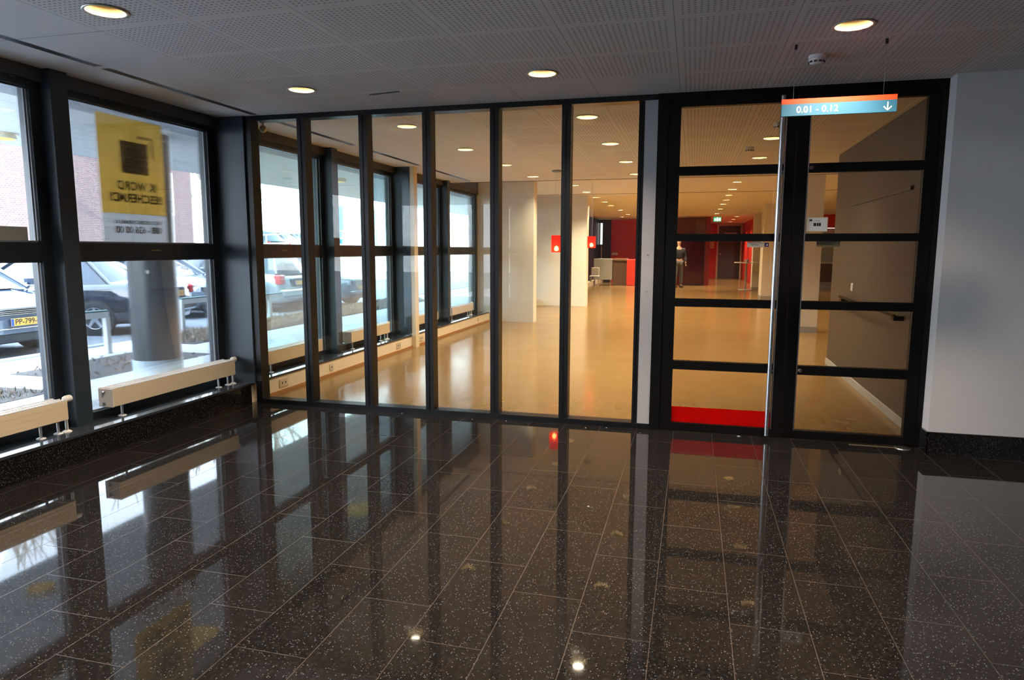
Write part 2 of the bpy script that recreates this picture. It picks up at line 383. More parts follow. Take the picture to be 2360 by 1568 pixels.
posts = [(-1.83, -1.69, -1.47), (-3.95, -3.81, -1.47), (-6.07, -5.93, -1.47), (-8.19, -8.05, -1.47), (-10.3, -10.16, -1.47), (-0.02, 0.14, -1.245), (1.97, 2.11, -1.44), (4.02, 4.16, -1.30), (6.07, 6.21, -1.44), (10.5, 10.64, -1.44)]
for i, (a, b, xf) in enumerate(posts):
    struct(MB().box(-1.66, xf, a, b, 0.199, H-.0005).build('trim_%d' % (10+i), m_blue))
struct(MB().box(-1.299, -1.235, 4.03, 4.17, 0.0, H-.0005).build('trim_30', pmat('cream_post', (0.78, 0.66, 0.46, 1), .6)))
# windows between the posts
bays = [(-12.0, -10.3), (-10.16, -8.19), (-8.05, -6.07), (-5.93, -3.95), (-3.81, -1.83), (-1.69, -0.02), (0.14, 1.97), (2.11, 4.02), (4.16, 6.07), (6.21, 8.2), (8.5, 10.5), (10.64, 12.6)]
for i, (a, b) in enumerate(bays):
    hall = a > 0
    w = struct(thing('window_%d' % (i+1), None, None, ((XG), (a+b)/2, 0.199)))
    st = 0.085 if i != 5 else 0.10
    g = m_glasst if hall else m_glassw
    f = MB(); z0, z1, zt0, zt1 = 0.199, 2.66, 1.425, 1.555
    ya, yb = a+.002, b-.002; s0 = ya+.05; s1 = yb-st
    f.box(-1.66, -1.56, ya, s0, z0, z1).box(-1.66, -1.56, s1, yb, z0, z1)
    f.box(-1.66, -1.56, s0, s1, z0, z0+.055).box(-1.66, -1.56, s0, s1, z1-.05, z1+.02)
    wpart(f, 'window_frame', m_dkwin, w)
    wpart(MB().box(-1.66, -1.555, s0, s1, zt0, zt1), 'transom', m_dkwin, w)
    # glazing bead, a lighter grey line round the panes
    bd = MB()
    for (q0, q1) in ((z0+.055, zt0), (zt1, z1-.05)):
        bd.box(-1.600, -1.585, s1-.022, s1-.008, q0, q1).box(-1.600, -1.588, s0, s1, q0, q0+.012).box(-1.600, -1.588, s0, s1, q1-.012, q1)
    wpart(bd, 'glazing_bead', pmat('bead', (0.16, 0.18, 0.20, 1), .35), w)
    wpart(MB().box(XG-.004, XG+.004, s0-.01, s1+.01, z0+.04, zt0+.01), 'pane', g, w)
    wpart(MB().box(XG-.004, XG+.004, s0-.01, s1+.01, zt1-.01, z1-.03), 'pane', g, w)
    for hy in (a+.42*(b-a)*.55, b-.2):
        hb = MB().bbox(-1.56, -1.545, hy-.02, hy+.12, 2.668, 2.684, .003).bbox(-1.56, -1.54, hy-.03, hy+.01, 2.650, 2.678, .003)
        wpart(hb, 'hinge', pmat('hinge_grey', (0.10, 0.10, 0.10, 1), .5), w)
    wpart(MB().box(-1.555, -1.549, (a+b)/2-.05, (a+b)/2+.05, 1.495, 1.503), 'catch', pmat('brass', (0.35, 0.25, 0.10, 1), .4, .5), w)

# lobby walls out of the picture
struct(MB().box(-1.9, XR, YB-.2, YB, 0, H).build('wall_back', m_wall))
struct(MB().box(XR, XR+.2, YB, -0.155, 0, H).build('wall_right', m_wall))
# wall to the right of the door
struct(MB().box(4.637, XR, -0.155, 0.12, 0, H-.0005).build('wall_front', m_wall), 'pale grey wall to the right of the glass doors', 'wall')
struct(MB().box(4.630, XR, -0.168, -0.1555, 0.0, 0.168).box(4.622, 4.6365, -0.168, -0.03, 0.0, 0.168).build('baseboard_front', m_granite), 'dark granite baseboard under the grey wall', 'baseboard')

# ------------------------------------------------------------------ glass partition
pt = struct(thing('window_20', 'black framed glass partition of six tall panes', 'glass partition', (0.6, 0.06, 0)))
D0, D1 = 0.0, 0.125
wpart(MB().box(-1.243, 2.575, D0, D1, 0.0, 0.046), 'bottom_rail', m_black2, pt)
wpart(MB().box(-1.243, 2.575, D0, D1, 2.705, 2.7495), 'top_rail', m_black2, pt)
MX = [-0.690, -0.065, 0.548, 1.168, 1.792, 2.425]
edges = [-1.243+.065] 
wpart(MB().box(-1.243, -1.178, D0, D1, 0.046, 2.705), 'mullion', m_black2, pt)
for x in MX:
    w_ = 0.075 if x < 2.4 else 0.045
    mm = MB().box(x, x+w_*.45, D0, D1, 0.046, 2.705).box(x+w_*.45, x+w_, D0+.008, D1, 0.046, 2.705)
    wpart(mm, 'mullion', m_black2, pt)
xs = [-1.178]+MX
for i in range(6):
    x0 = xs[i] if i == 0 else xs[i]+.075
    wpart(MB().box(x0-.005, xs[i+1]+.005, 0.088, 0.096, 0.04, 2.71), 'pane', m_glass, pt)
wpart(MB().box(2.472, 2.575, 0.004, D1, 0.046, 2.705), 'panel', m_greypanel, pt)['label'] = 'narrow grey panel beside the door frame'
for (x, z) in ((2.525, 1.47), (2.527, 1.17)):
    wpart(MB().lathe([(0.006, 0.0), (0.004, -0.004)], (x, 0.004, z), 10, 'Y', cap=True), 'screw', m_steel, pt)

# ------------------------------------------------------------------ door frame and doors
struct(MB().box(2.575, 2.655, -0.012, 0.13, 0, H-.0005).box(4.60, 4.637, -0.012, 0.13, 0, H-.0005).box(2.655, 4.60, -0.012, 0.13, 2.70, H-.0005).build('trim_40', m_black), 'black frame round the double glass doors', 'door frame')
rails = [(0.005, 0.072), (0.528, 0.600), (1.052, 1.118), (1.583, 1.643), (2.107, 2.177), (2.640, 2.698)]
def door(name, xa, xb, ga, gb, label):
    d = struct(thing(name, label, 'door', (xa, 0.05, 0)))
    f = MB()
    f.box(xa, ga, 0.0, 0.06, 0.005, 2.698).box(gb, xb, 0.0, 0.06, 0.005, 2.698)
    wpart(f, 'stile', m_black, d)
    for (a, b) in rails: wpart(MB().box(ga, gb, 0.001, 0.059, a, b), 'rail', m_black, d)
    for i in range(5): wpart(MB().box(ga-.004, gb+.004, 0.027, 0.034, rails[i][1]-.004, rails[i+1][0]+.004), 'pane', m_glassd, d)
    return d
d1 = door('door_1', 2.657, 3.622, 2.755, 3.540, 'left glass door leaf with tall steel pull bar and five panes')
d2 = door('door_2', 3.626, 4.598, 3.724, 4.515, 'right glass door leaf with a small notice on its pane')
# bright metal edges beside the panes
wpart(MB().box(3.541, 3.549, -0.002, 0.0, 0.072, 2.64), 'edge_strip', m_steel, d1)
wpart(MB().box(3.715, 3.723, -0.002, 0.0, 0.072, 2.64), 'edge_strip', m_steel, d2)
hd = wpart(MB().tube((3.505, -0.085, 0.035), (3.505, -0.085, 2.672), 0.0165, 20), 'pull_bar', m_steel, d1)
for z in (0.55, 2.12):
    hd2 = MB().tube((3.505, -0.085, z), (3.535, 0.0, z), 0.008, 10); o = hd2.build('bracket', m_steel, None, keep=True); o.parent = hd; o.location = (-d1.location[0], -d1.location[1], 0)
for z in (2.143, 0.562):
    wpart(MB().lathe([(0.016, 0.0), (0.016, -0.006), (0.010, -0.009)], (3.742, 0.0, z), 20, 'Y', cap=True), 'lock', pmat('lock_bronze', (0.16, 0.12, 0.10, 1), .4, .8), d2)
# red board standing behind the left leaf
struct(MB().box(2.752, 3.541, 0.0355, 0.037, 0.066, 0.205).build('trim_41', transl_mat('red_film', (1.0, 0.03, 0.01, 1), .9)), 'bright red strip along the foot of the left glass door', 'draught strip')

# hall side walls and far end
struct(MB().box(4.68, 4.85, 0.13, 4.15, 0, H-.0005).build('wall_hall_right', m_brown), 'brown wall inside the hall behind the right door leaf', 'wall')
struct(MB().box(4.665, 4.6795, 0.13, 4.15, 0, 0.075).box(4.665, 4.85, 4.151, 4.165, 0, .075).build('baseboard_hall', pmat('grey_base', (0.42, 0.42, 0.40, 1), .5)))
struct(MB().box(4.86, 14, 0.0, 0.12, 0, H).build('wall_hall_front', m_wall))
struct(MB().box(14, 14.2, 0, 38, 0, HH).build('wall_hall_east', m_pier))
struct(MB().box(-1.75, -0.33, 8.2, 8.5, 0, HH-.0005).build('wall_pier_1', m_pier), 'white wall pier nearest the partition', 'pier')
struct(MB().box(-1.75, 0.11, 12.6, 12.95, 0, HH-.0005).build('wall_pier_2', m_pier), 'second white wall pier behind the first', 'pier')
struct(MB().box(-1.75, -1.5, 12.95, 27.4, 0.175, HH).build('wall_hall_left', m_dkwin))
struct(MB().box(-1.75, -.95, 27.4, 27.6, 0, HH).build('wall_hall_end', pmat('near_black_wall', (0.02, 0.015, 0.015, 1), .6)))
struct(MB().box(-.95, 3.55, 27.4, 27.6, 0, HH).build('wall_hall_red', m_red), 'dark red end wall of the hall', 'wall')
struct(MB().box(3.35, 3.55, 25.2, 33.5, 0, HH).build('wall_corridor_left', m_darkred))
struct(MB().box(3.30, 6.0, 33.4, 33.6, 0, HH).build('wall_corridor_end', m_red), 'bright red wall around the far door', 'wall')
struct(MB().box(5.42, 5.62, 24.2, 33.4, 0, HH).build('wall_corridor_right', m_red))
struct(MB().box(4.62, 5.145, 7.85, 8.35, 0, HH).build('wall_column_1', m_pier), 'white square column seen through the right door leaf', 'column')
struct(MB().box(4.615, 5.15, 7.84, 8.36, 0, .11).build('baseboard_column_1', m_greypanel))
struct(MB().box(4.97, 5.75, 17.0, 17.9, 0, HH).build('wall_column_2', m_pier), 'pale column seen beside the steel pull bar', 'column')
struct(MB().box(4.965, 5.755, 16.99, 17.91, 0, .10).build('baseboard_column_2', m_greypanel))
struct(MB().box(5.1, 5.9, 22.3, 22.9, 0, HH).build('wall_column_3', m_pier), 'cream column behind the standing table', 'column')
struct(MB().box(5.095, 5.905, 22.29, 22.91, 0, .10).build('baseboard_column_3', m_greypanel))
# kitchen pass at the far right
struct(MB().box(5.62, 14, 24.2, 24.4, 2.42, HH).build('wall_pass_top', m_red))
struct(MB().box(5.62, 14, 24.5, 24.6, 1.05, 2.42).build('wall_pass_back', pmat('pale_blue_window', (0.45, 0.55, 0.60, 1), .4)))  # pale blue panel: the light of a lit window put into its colour
pc = thing('serving_counter', 'brown serving counter with white worktop at the far right behind the column', 'counter', (8.5, 24.1, 0))
wpart(MB().box(6.5, 11, 23.75, 24.4, .28, 1.0), 'body', pmat('brown_laminate', (0.13, 0.08, 0.07, 1), .5), pc)
wpart(MB().bbox(6.45, 11.05, 23.7, 24.45, 1.0, 1.06, .01), 'worktop', m_white, pc)
wpart(MB().box(6.5, 11, 23.8, 24.4, 0.0, .28), 'plinth', pmat('pale_plinth', (0.45, 0.46, 0.46, 1), .5), pc)

# far door in the corridor
fd = struct(thing('door_3', 'grey door in a pale frame at the far end of the hall', 'door', (4.7, 33.36, 0)))
wpart(MB().box(4.08, 4.16, 33.3, 33.4, 0, 2.95-.02).box(5.30, 5.38, 33.3, 33.4, 0, 2.93).box(4.16, 5.30, 33.3, 33.4, 2.84, 2.93), 'door_frame', m_sill_hall, fd)
wpart(MB().box(4.17, 5.0, 33.33, 33.39, 0.01, 2.83), 'leaf', pmat('grey_door', (0.09, 0.10, 0.11, 1), .5), fd)
wpart(MB().box(5.02, 5.29, 33.33, 33.39, 0.01, 2.83), 'side_leaf', pmat('dark_door', (0.05, 0.05, 0.055, 1), .5), fd)
wpart(MB().box(4.45, 5.1, 33.24, 33.3, 2.38, 2.46), 'door_closer', m_white, fd)
wpart(MB().box(4.22, 4.34, 33.27, 33.32, 1.30, 1.36), 'handle', m_steel, fd)

# ================================================================== THINGS IN THE LOBBY
# downlights
m_trim = pmat('lamp_trim', (0.55, 0.50, 0.42, 1), .35, .6)
m_cup = pmat('lamp_reflector', (0.11, 0.075, 0.028, 1), .5, 0.0, spec=.2)
WARM = (1.0, 0.72, 0.38, 1)
def make_light(name, label, group, x, y, z, watt, glow, disc):
    t = thing(name, label, 'ceiling light', (x, y, z), group=group)
    MB().lathe([(RL-.004, .0), (RL+.012, -.0015), (RL+.014, -.005), (RL+.004, -.008), (RL-.006, -.004), (RL-.004, .0)], (0, 0, 0), 36).build('trim_ring', m_trim, t)
    cup = MB().lathe([(RL-.005, -.002), (RL-.008, .03), (RL-.016, .06), (RL-.03, .085)], (0, 0, 0), 36).build('reflector', m_cup, t)
    MB().lathe([(0.0005, .078), (RL-.032, .078)], (0, 0, 0), 32).build('lamp', emi(name+'_glow', disc, glow), t)
    return t
protoA = None
def place_lights(pts, z, name, labels, group, watt, glow, disc, lcol, size=0.115):
    proto = None
    for i, (x, y) in enumerate(pts):
        if proto is None: proto = make_light(name, labels[0], group, x, y, z, watt, glow, disc); o = proto
        else: o = copy_tree(proto); o.location = (x, y, z)
        o['label'] = labels[i] if i < len(labels) else labels[-1]
        if i >= len(labels): o['label'] = labels[-1]
        l = bpy.data.lights.new('downlight_lamp', 'AREA'); l.shape = 'DISK'; l.size = size; l.energy = watt; l.color = lcol; l.spread = 2.1
        lo = bpy.data.objects.new('downlight_lamp', l); C.objects.link(lo); lo.parent = o; lo.location = (0, 0, .058)
place_lights(LIGHTS, H, 'downlight', ['round warm downlight in the lobby ceiling, second from the left, above the partition',
    'round downlight in the lobby ceiling above the middle of the glass partition',
    'round warm downlight in the top left corner, nearest the yellow poster',
    'large round downlight above the hanging room sign'] + ['round warm downlight in the lobby ceiling behind the viewer'], 'lobby downlights', 24, 9, (1, .84, .55, 1), (1, .82, .64))
hl = ['hall downlight in the first row, seen at the top of the third pane', 'hall downlight in the second row, seen high in the fourth pane', 'third hall downlight back along the window side, in the fifth pane', 'fourth hall downlight along the window side, near the pendant canopy',
      'nearest hall downlight in the sixth pane, top', 'second hall downlight in the sixth pane', 'third hall downlight in the sixth pane', 'fourth hall downlight back, at the right edge of the sixth pane',
      'nearest hall downlight in the left door leaf, by the pull bar', 'second hall downlight in the top of the left door leaf', 'third hall downlight, hidden by the door rail', 'hall downlight added to light the part beyond the brown wall']
place_lights(HALL, H, 'hall_downlight', hl, 'downlights in the first part of the hall ceiling', 21, 7, (1, .84, .58, 1), (1, .82, .58))
ORD = ('nearest', 'second', 'third', 'fourth', 'fifth', 'sixth', 'seventh', 'farthest')
far_lab = []
for i, (x, y) in enumerate(HALL2):
    if i < 24: far_lab.append('%s small downlight in the %s of the raised hall ceiling' % (ORD[i//3], ('row along the windows', 'middle row', 'row leading to the exit sign')[i % 3]))
    elif i < 27: far_lab.append('%s small downlight added to light the red corridor beyond the exit sign' % ('nearest', 'middle', 'farthest')[i-24])
    elif i < 30: far_lab.append('small downlight added to light the far end of the hall above the %s' % ('bright red counter', 'brown bar counter', 'standing person')[i-27])
    else: far_lab.append('%s downlight added to light the right part of the hall behind the brown wall' % ('nearest', 'second', 'third', 'farthest')[i-30])
place_lights(HALL2, HH, 'far_downlight', far_lab, 'downlights far back in the hall', 36, 7, (1, .84, .55, 1), (1, .79, .50))

# hanging sign
sg = thing('hanging_sign', 'teal and orange hanging sign with room numbers and a down arrow', 'sign', (3.70, -1.14, 2.33))
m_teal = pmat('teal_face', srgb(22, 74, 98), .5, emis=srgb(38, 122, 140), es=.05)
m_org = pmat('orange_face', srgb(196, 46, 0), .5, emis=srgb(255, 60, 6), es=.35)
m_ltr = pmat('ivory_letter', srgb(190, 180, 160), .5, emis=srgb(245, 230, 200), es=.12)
wpart(MB().box(3.381, 4.021, -1.152, -1.128, 2.330, 2.3995), 'panel', m_teal, sg)['label'] = 'teal lower band'
wpart(MB().box(3.381, 4.021, -1.152, -1.128, 2.4005, 2.430), 'panel', m_org, sg)['label'] = 'orange upper band'
o = text('0.01 - 0.12', 0.055, m_ltr, 'lettering', sg, frame((-0.115, -0.0125, 0.034), (1, 0, 0), (0, 0, 1)), bold=.0006, space=1.0)
ar = MB(); cx = 3.972
for p, q in (((cx, 2.388), (cx, 2.343)), ((cx-.021, 2.362), (cx, 2.341)), ((cx+.021, 2.362), (cx, 2.341))):
    a = Vector((p[0], -1.1525, p[1])); b = Vector((q[0], -1.1525, q[1])); d = (b-a).normalized(); s_ = Vector((-d.z, 0, d.x))*.0032
    e = Vector((0, -.001, 0)); a = a-d*.001
    ar.add([a-s_, b-s_, b+s_, a+s_, a-s_+e, b-s_+e, b+s_+e, a+s_+e], [(0,1,2,3),(4,5,6,7),(0,1,5,4),(1,2,6,5),(2,3,7,6),(3,0,4,7)])
wpart(ar, 'arrow', m_ltr, sg)
for x in (3.447, 3.947):
    wpart(MB().tube((x, -1.14, 2.43), (x, -1.14, 2.74), .0009, 6), 'wire', m_steel, sg)
    wpart(MB().box(x-.007, x+.007, -1.147, -1.133, 2.722, 2.7498), 'ceiling_clip', m_slot, sg)
# smoke detectors
def detector(x, y, label, z=H):
    t = thing('smoke_detector', label, 'smoke detector', (x, y, z), group=None)
    MB().lathe([(.052, -.0005), (.052, -.014), (.048, -.018)], (0, 0, 0), 32, cap=True).build('base', m_white, t)
    MB().lathe([(.047, -.018), (.050, -.030), (.044, -.046), (.030, -.055), (.001, -.057)], (0, 0, 0), 32).build('cap', m_white, t)
    mb = MB()
    for k in range(10):
        a = 2*PI*k/10; c, s = math.cos(a), math.sin(a); e = Vector((c, s, 0)); f = Vector((-s, c, 0))
        p = e*.048; vs = [p+f*q+Vector((0, 0, zz))+e*w for q in (-.009, .009) for zz in (-.047, -.036) for w in (-.004, .0012)]
        mb.add(vs, [(0,1,3,2),(4,6,7,5),(0,4,5,1),(2,3,7,6),(0,2,6,4),(1,5,7,3)])
    mb.build('vent_slots', m_slot, t); return t
detector(3.609, -0.86, 'white smoke detector on the lobby ceiling beside the big downlight')
detector(3.655, 1.56, 'white smoke detector on the hall ceiling, nearer one behind the pull bar')
detector(3.50, 3.17, 'white smoke detector on the hall ceiling, farther one left of the pull bar')

# radiators on the sill
def radiator(y0, y1, label, valve='far', zb=0.300, zt=0.445, group='low cream radiators on the window sill', x0=-1.52, x1=-1.385):
    t = thing('radiator', label, 'radiator', ((x0+x1)/2, (y0+y1)/2, 0.199), group=group)
    body = MB().bbox(x0, x1, y0, y1, zb, zt-.006, .004)
    for k in range(3): body.box(x1, x1+.0012, y0+.004, y1-.004, zb+.028+k*.037, zb+.0295+k*.037)
    wpart(body, 'body', m_cream, t)
    wpart(MB().bbox(x0-.002, x1+.001, y0-.006, y0, zb-.002, zt-.004, .002), 'end_plate', m_creamtop, t)
    g = MB(); n = int((y1-y0)/.022)
    for k in range(n): yy = y0+.008+k*(y1-y0-.016)/n; g.box(x0+.006, x1-.006, yy, yy+.006, zt-.006, zt)
    g.box(x0, x0+.008, y0, y1, zt-.006, zt+.0005).box(x1-.008, x1, y0, y1, zt-.006, zt+.0005).box(x0+.062, x0+.070, y0, y1, zt-.006, zt+.0008)
    wpart(g, 'grille', m_creamtop, t)
    for yy in (y0+.14, y1-.17, ):
        wpart(MB().tube((-1.452, yy, .199), (-1.452, yy, zb+.002), .0095, 14).lathe([(.030, .199), (.030, .203), (.012, .210)], (-1.452, yy, 0), 20, cap=True), 'leg', m_white, t)
    for zz in (zb+.03, zt-.03):
        wpart(MB().lathe([(.011, -.0065), (.011, -.018), (.006, -.024)], (x0+.055, y0, zz), 12, 'Y', cap=True), 'plug', m_steel, t)
    if valve == 'far':
        v = MB().tube((-1.44, y1, zt-.02), (-1.44, y1+.03, zt-.012), .011, 12).tube((-1.44, y1+.025, zt-.03), (-1.44, y1+.025, .203), .010, 14)
        v.lathe([(.032, .199), (.032, .2035), (.014, .214)], (-1.44, y1+.025, 0), 22, cap=True)
        wpart(v, 'supply_pipe', m_creamtop, t)
        wpart(MB().lathe([(.014, .0), (.022, .008), (.026, .02), (.026, .055), (.022, .062)], (-1.44, y1+.012, zt-.008), 22, 'Y', cap=True), 'valve_knob', m_creamtop, t)
        wpart(MB().tube((-1.452, y1-.035, .199), (-1.452, y1-.035, zb+.002), .0085, 12).lathe([(.030, .199), (.030, .203), (.010, .211)], (-1.452, y1-.035, 0), 20, cap=True), 'return_pipe', m_white, t)
    return t
radiator(-1.575, -0.115, 'low cream radiator on the sill under the yellow poster')
radiator(-3.60, -1.972, 'low cream radiator at the left edge, nearest the viewer')
radiator(-5.70, -4.10, 'low cream radiator on the sill beyond the left edge of the picture')
radiator(0.42, 1.52, 'low cream radiator in the hall, just behind the first two panes', valve=None)
radiator(2.25, 3.42, 'low cream radiator in the hall with a round valve, behind the third pane')
radiator(4.22, 5.40, 'low cream radiator in the hall behind the cream post', valve=None)
radiator(6.15, 7.40, 'small cream radiator far along the hall sill, in the fourth pane')

# poster hanging outside the window
ps = thing('poster', 'yellow and white poster with mirrored lettering in the window', 'poster', (-1.66, -0.94, 1.56))
m_py = transl_mat('poster_yellow', (0.76, 0.57, 0.23, 1), .75); m_pw = transl_mat('poster_white', (0.88, 0.86, 0.85, 1), .7)
m_pt = transl_mat('poster_print', (0.25, 0.19, 0.12, 1), .4); m_pg = transl_mat('poster_grey', (0.22, 0.19, 0.16, 1), .4)
XP = -1.640; Y0, Y1 = -1.29, -0.60
wpart(MB().box(XP-.003, XP, Y0, Y1, 1.80, 2.575), 'sheet', m_py, ps)['label'] = 'yellow upper field'
wpart(MB().box(XP-.003, XP, Y0, Y1, 1.562, 1.7995).add([(XP+.0004, -.92, 1.80), (XP+.0004, -.96, 1.785), (XP+.0004, -1.0, 1.80)], [(0,1,2)]), 'sheet', m_pw, ps)['label'] = 'white lower field'
def py(u): return Y0+(Y1-Y0)*u
# layout in fractions of the sheet: u to the right as seen from the room, z up
logo = MB().quad((XP+.001, py(.31), 2.39), (XP+.001, py(.75), 2.39), (XP+.001, py(.74), 2.13), (XP+.001, py(.32), 2.13))
wpart(logo, 'logo_square', m_pg, ps)
br = MB().box(XP+.0002, XP+.001, py(.58), py(.84), 2.425, 2.450).box(XP+.0002, XP+.001, py(.80), py(.84), 2.27, 2.425)
wpart(br, 'corner_mark', m_pw, ps)
def ptext(s, size, u, z, mat, bold=.001, sx=1.0):
    # readable from outside (-X side): text x runs towards -Y
    M4 = frame((XP+.0016+1.66, py(u)+.94, z-1.56), (0, -1, 0), (0, 0, 1)) @ Matrix.Diagonal((sx, 1, 1, 1))
    return text(s, size, mat, 'lettering', ps, M4, extrude=.0003, bold=bold)
ptext('VAST', .105, .535, 2.315, m_pw, .0035); ptext('GOED', .105, .545, 2.228, m_pw, .0035); ptext('BESCHERMER', .037, .55, 2.163, m_pw, .001)
ptext('IK WORD', .098, .54, 2.025, m_pt, .003); ptext('BESCHERMD!', .098, .52, 1.925, m_pt, .003)
ptext('VASTGOEDBESCHERMER.NL', .041, .53, 1.730, m_pt, .001); ptext('088 - 636 00 00', .078, .53, 1.665, m_pt, .0025)
for (u, z) in ((.05, 2.55), (.95, 2.55), (.06, 2.05), (.05, 1.59), (.95, 1.59)):
    wpart(MB().lathe([(.006, 0), (.003, .002)], (XP+.0005, py(u), z), 10, 'X', cap=True), 'eyelet', m_pt, ps)
tag(MB().box(-1.604, -1.59, -2.31, -1.99, 1.556, 1.66).build('paper_notice', pmat('grey_card', (0.30, 0.30, 0.26, 1), .7)), 'grey card standing on the transom at the left edge', 'notice')

# notices on the door glass
nt = thing('door_notice', 'small framed notice with a logo on the right door leaf', 'notice', (3.805, 0.02, 1.657))
wpart(MB().box(3.727, 3.884, 0.018, 0.021, 1.657, 1.769), 'backing', pmat('tan_card', (0.62, 0.45, 0.26, 1), .6, emis=None), nt)
wpart(MB().box(3.733, 3.878, 0.0165, 0.0178, 1.664, 1.763), 'sheet', m_white, nt)
wpart(MB().box(3.750, 3.771, 0.0155, 0.0163, 1.738, 1.752).box(3.782, 3.83, 0.0155, 0.0163, 1.7385, 1.7405).box(3.781, 3.802, .0155, .0163, 1.70, 1.725).box(3.806, 3.818, .0155, .0163, 1.70, 1.725).box(3.820, 3.835, .0155, .0163, 1.70, 1.725), 'print', m_slot, nt)
tag(MB().box(3.815, 3.985, 0.036, 0.040, 1.540, 1.582).build('paper_strip', pmat('tan_paper', (0.50, 0.42, 0.28, 1), .7)), 'tan paper strip behind the right door leaf, below the notice', 'paper strip')
st = thing('door_sticker', 'narrow pale strip with a blue square on the left door leaf', 'sticker', (3.39, 0.022, 1.535))
wpart(MB().box(3.300, 3.425, 0.020, 0.022, 1.537, 1.578), 'strip', pmat('beige_vinyl', (0.45, 0.40, 0.32, 1), .6), st)
wpart(MB().box(3.431, 3.463, 0.020, 0.022, 1.540, 1.573), 'square', pmat('navy_vinyl', (0.01, 0.012, 0.09, 1), .5), st)
wpart(MB().add([(3.440, .0195, 1.548), (3.455, .0195, 1.552), (3.455, .0195, 1.565), (3.446, .0195, 1.558)], [(0,1,2,3)]), 'mark', m_white, st)
text('vluwen', 0.022, m_slot, 'lettering', st, frame((-.03, -.003, .022), (1, 0, 0), (0, 0, 1)), extrude=.0003)
# floor spring plate and pin by the door, crumbs
tag(MB().box(4.13, 4.52, -.062, -.055, 0, .004).box(4.125, 4.133, -.062, -.045, 0, .004).build('floor_guide', pmat('brass2', (0.40, 0.30, 0.18, 1), .35, .6)), 'thin brass strip on the floor before the right door', 'floor strip')
wpart(MB().lathe([(.055, 0.0005), (.055, .004), (.048, .007), (.02, .008)], (4.50, -.06, 0), 24, cap=True), 'floor_hinge', m_steel, d2)
def crumb(x, y, s, label):
    mb = MB(); rnd = random.Random(int(x*977+y*131)); vs = []
    bm = bmesh.new(); bmesh.ops.create_icosphere(bm, subdivisions=1, radius=1)
    for v in bm.verts: v.co = Vector((x, y, s*.32))+Vector((v.co.x*s*rnd.uniform(.7, 1.5), v.co.y*s*rnd.uniform(.5, 1.), v.co.z*s*.32))
    bm.verts.index_update(); mb.add([v.co for v in bm.verts], [tuple(v.index for v in f.verts) for f in bm.faces]); bm.free()
    tag(mb.build('paper_crumb', m_white), label, 'litter', 'crumbs on the granite floor')
crumb(3.30, -.045, .013, 'whitish crumb on the floor just before the left door leaf')
for (x, y) in ((2.05, -.10), (2.51, -.14), (1.33, -.05), (1.02, -.07), (2.22, -.05), (0.32, -.03), (2.34, -1.9)): crumb(x, y, .006, 'tiny white crumb on the granite floor near the partition')
crumb(1.83, -3.83, .018, 'white scrap of paper at the bottom edge of the picture')
# small lamp head behind the partition at top left
t = thing('detector_sensor', 'small cream motion sensor under the ceiling behind the first pane', 'sensor', (-1.19, .22, 2.75))
wpart(MB().tube((-1.19, .22, 2.7498), (-1.19, .22, 2.69), .012, 12), 'stem', m_cream, t)
wpart(MB().lathe([(.001, 2.632), (.024, 2.640), (.034, 2.66), (.030, 2.69), (.014, 2.70)], (-1.19, .22, 0), 20), 'head', m_cream, t)

# ================================================================== HALL THINGS
def outlet(y, z, label, n=2):
    t = thing('wall_socket', label, 'socket', (-1.304, y, z), group='sockets along the hall plinth')
    w = .075 if n == 2 else .045
    MB().bbox(0, .010, -w, w, -.042, .042, .003).build('plate', m_cream, t)
    for k in range(n):
        yy = (k-(n-1)/2)*.062
        MB().lathe([(.022, .0102), (.020, .0110)], (0, yy, 0), 18, 'X', cap=True).build('insert', m_creamtop, t)
        MB().box(.011, .0118, yy-.009, yy+.009, -.012, .012).build('holes', m_slot, t)
outlet(.55, .10, 'double wall socket on the plinth right behind the first pane')
outlet(1.56, .10, 'single wall socket on the plinth behind the second pane', 1)
outlet(3.52, .10, 'double wall socket on the plinth behind the third pane')
outlet(4.40, .10, 'double wall socket on the plinth behind the cream post')
outlet(7.44, .10, 'double wall socket far along the plinth', 1)
# wall furniture on the brown wall
hr = thing('wall_handrail', 'black handrail low on the brown wall, below the light switch', 'handrail', (4.60, 2.0, .94))
wpart(MB().tube((4.61, .85, .945), (4.61, 3.2, .965), .014, 12), 'bar', m_black, hr)
for y in (.88, 3.1): wpart(MB().box(4.60, 4.679, y-.06, y+.03, .905, .945), 'bracket', m_black, hr)
hr = thing('wall_rail', 'thin dark rail high on the brown wall', 'wall rail', (4.65, 2.0, 2.04))
m_dbr = pmat('dark_brown', (0.06, 0.05, 0.04, 1), .4)
wpart(MB().box(4.665, 4.679, .86, 3.2, 2.034, 2.046), 'bar', m_dbr, hr)
wpart(MB().box(4.655, 4.679, .83, 1.35, 2.028, 2.062), 'box', m_dbr, hr)
sw = thing('light_switch', 'white light switch on the brown wall', 'light switch', (4.679, 2.87, 1.06))
wpart(MB().bbox(4.668, 4.679, 2.825, 2.915, 1.05, 1.14, .003), 'plate', m_white, sw)
wpart(MB().box(4.664, 4.668, 2.84, 2.90, 1.065, 1.125), 'rocker', m_white, sw)
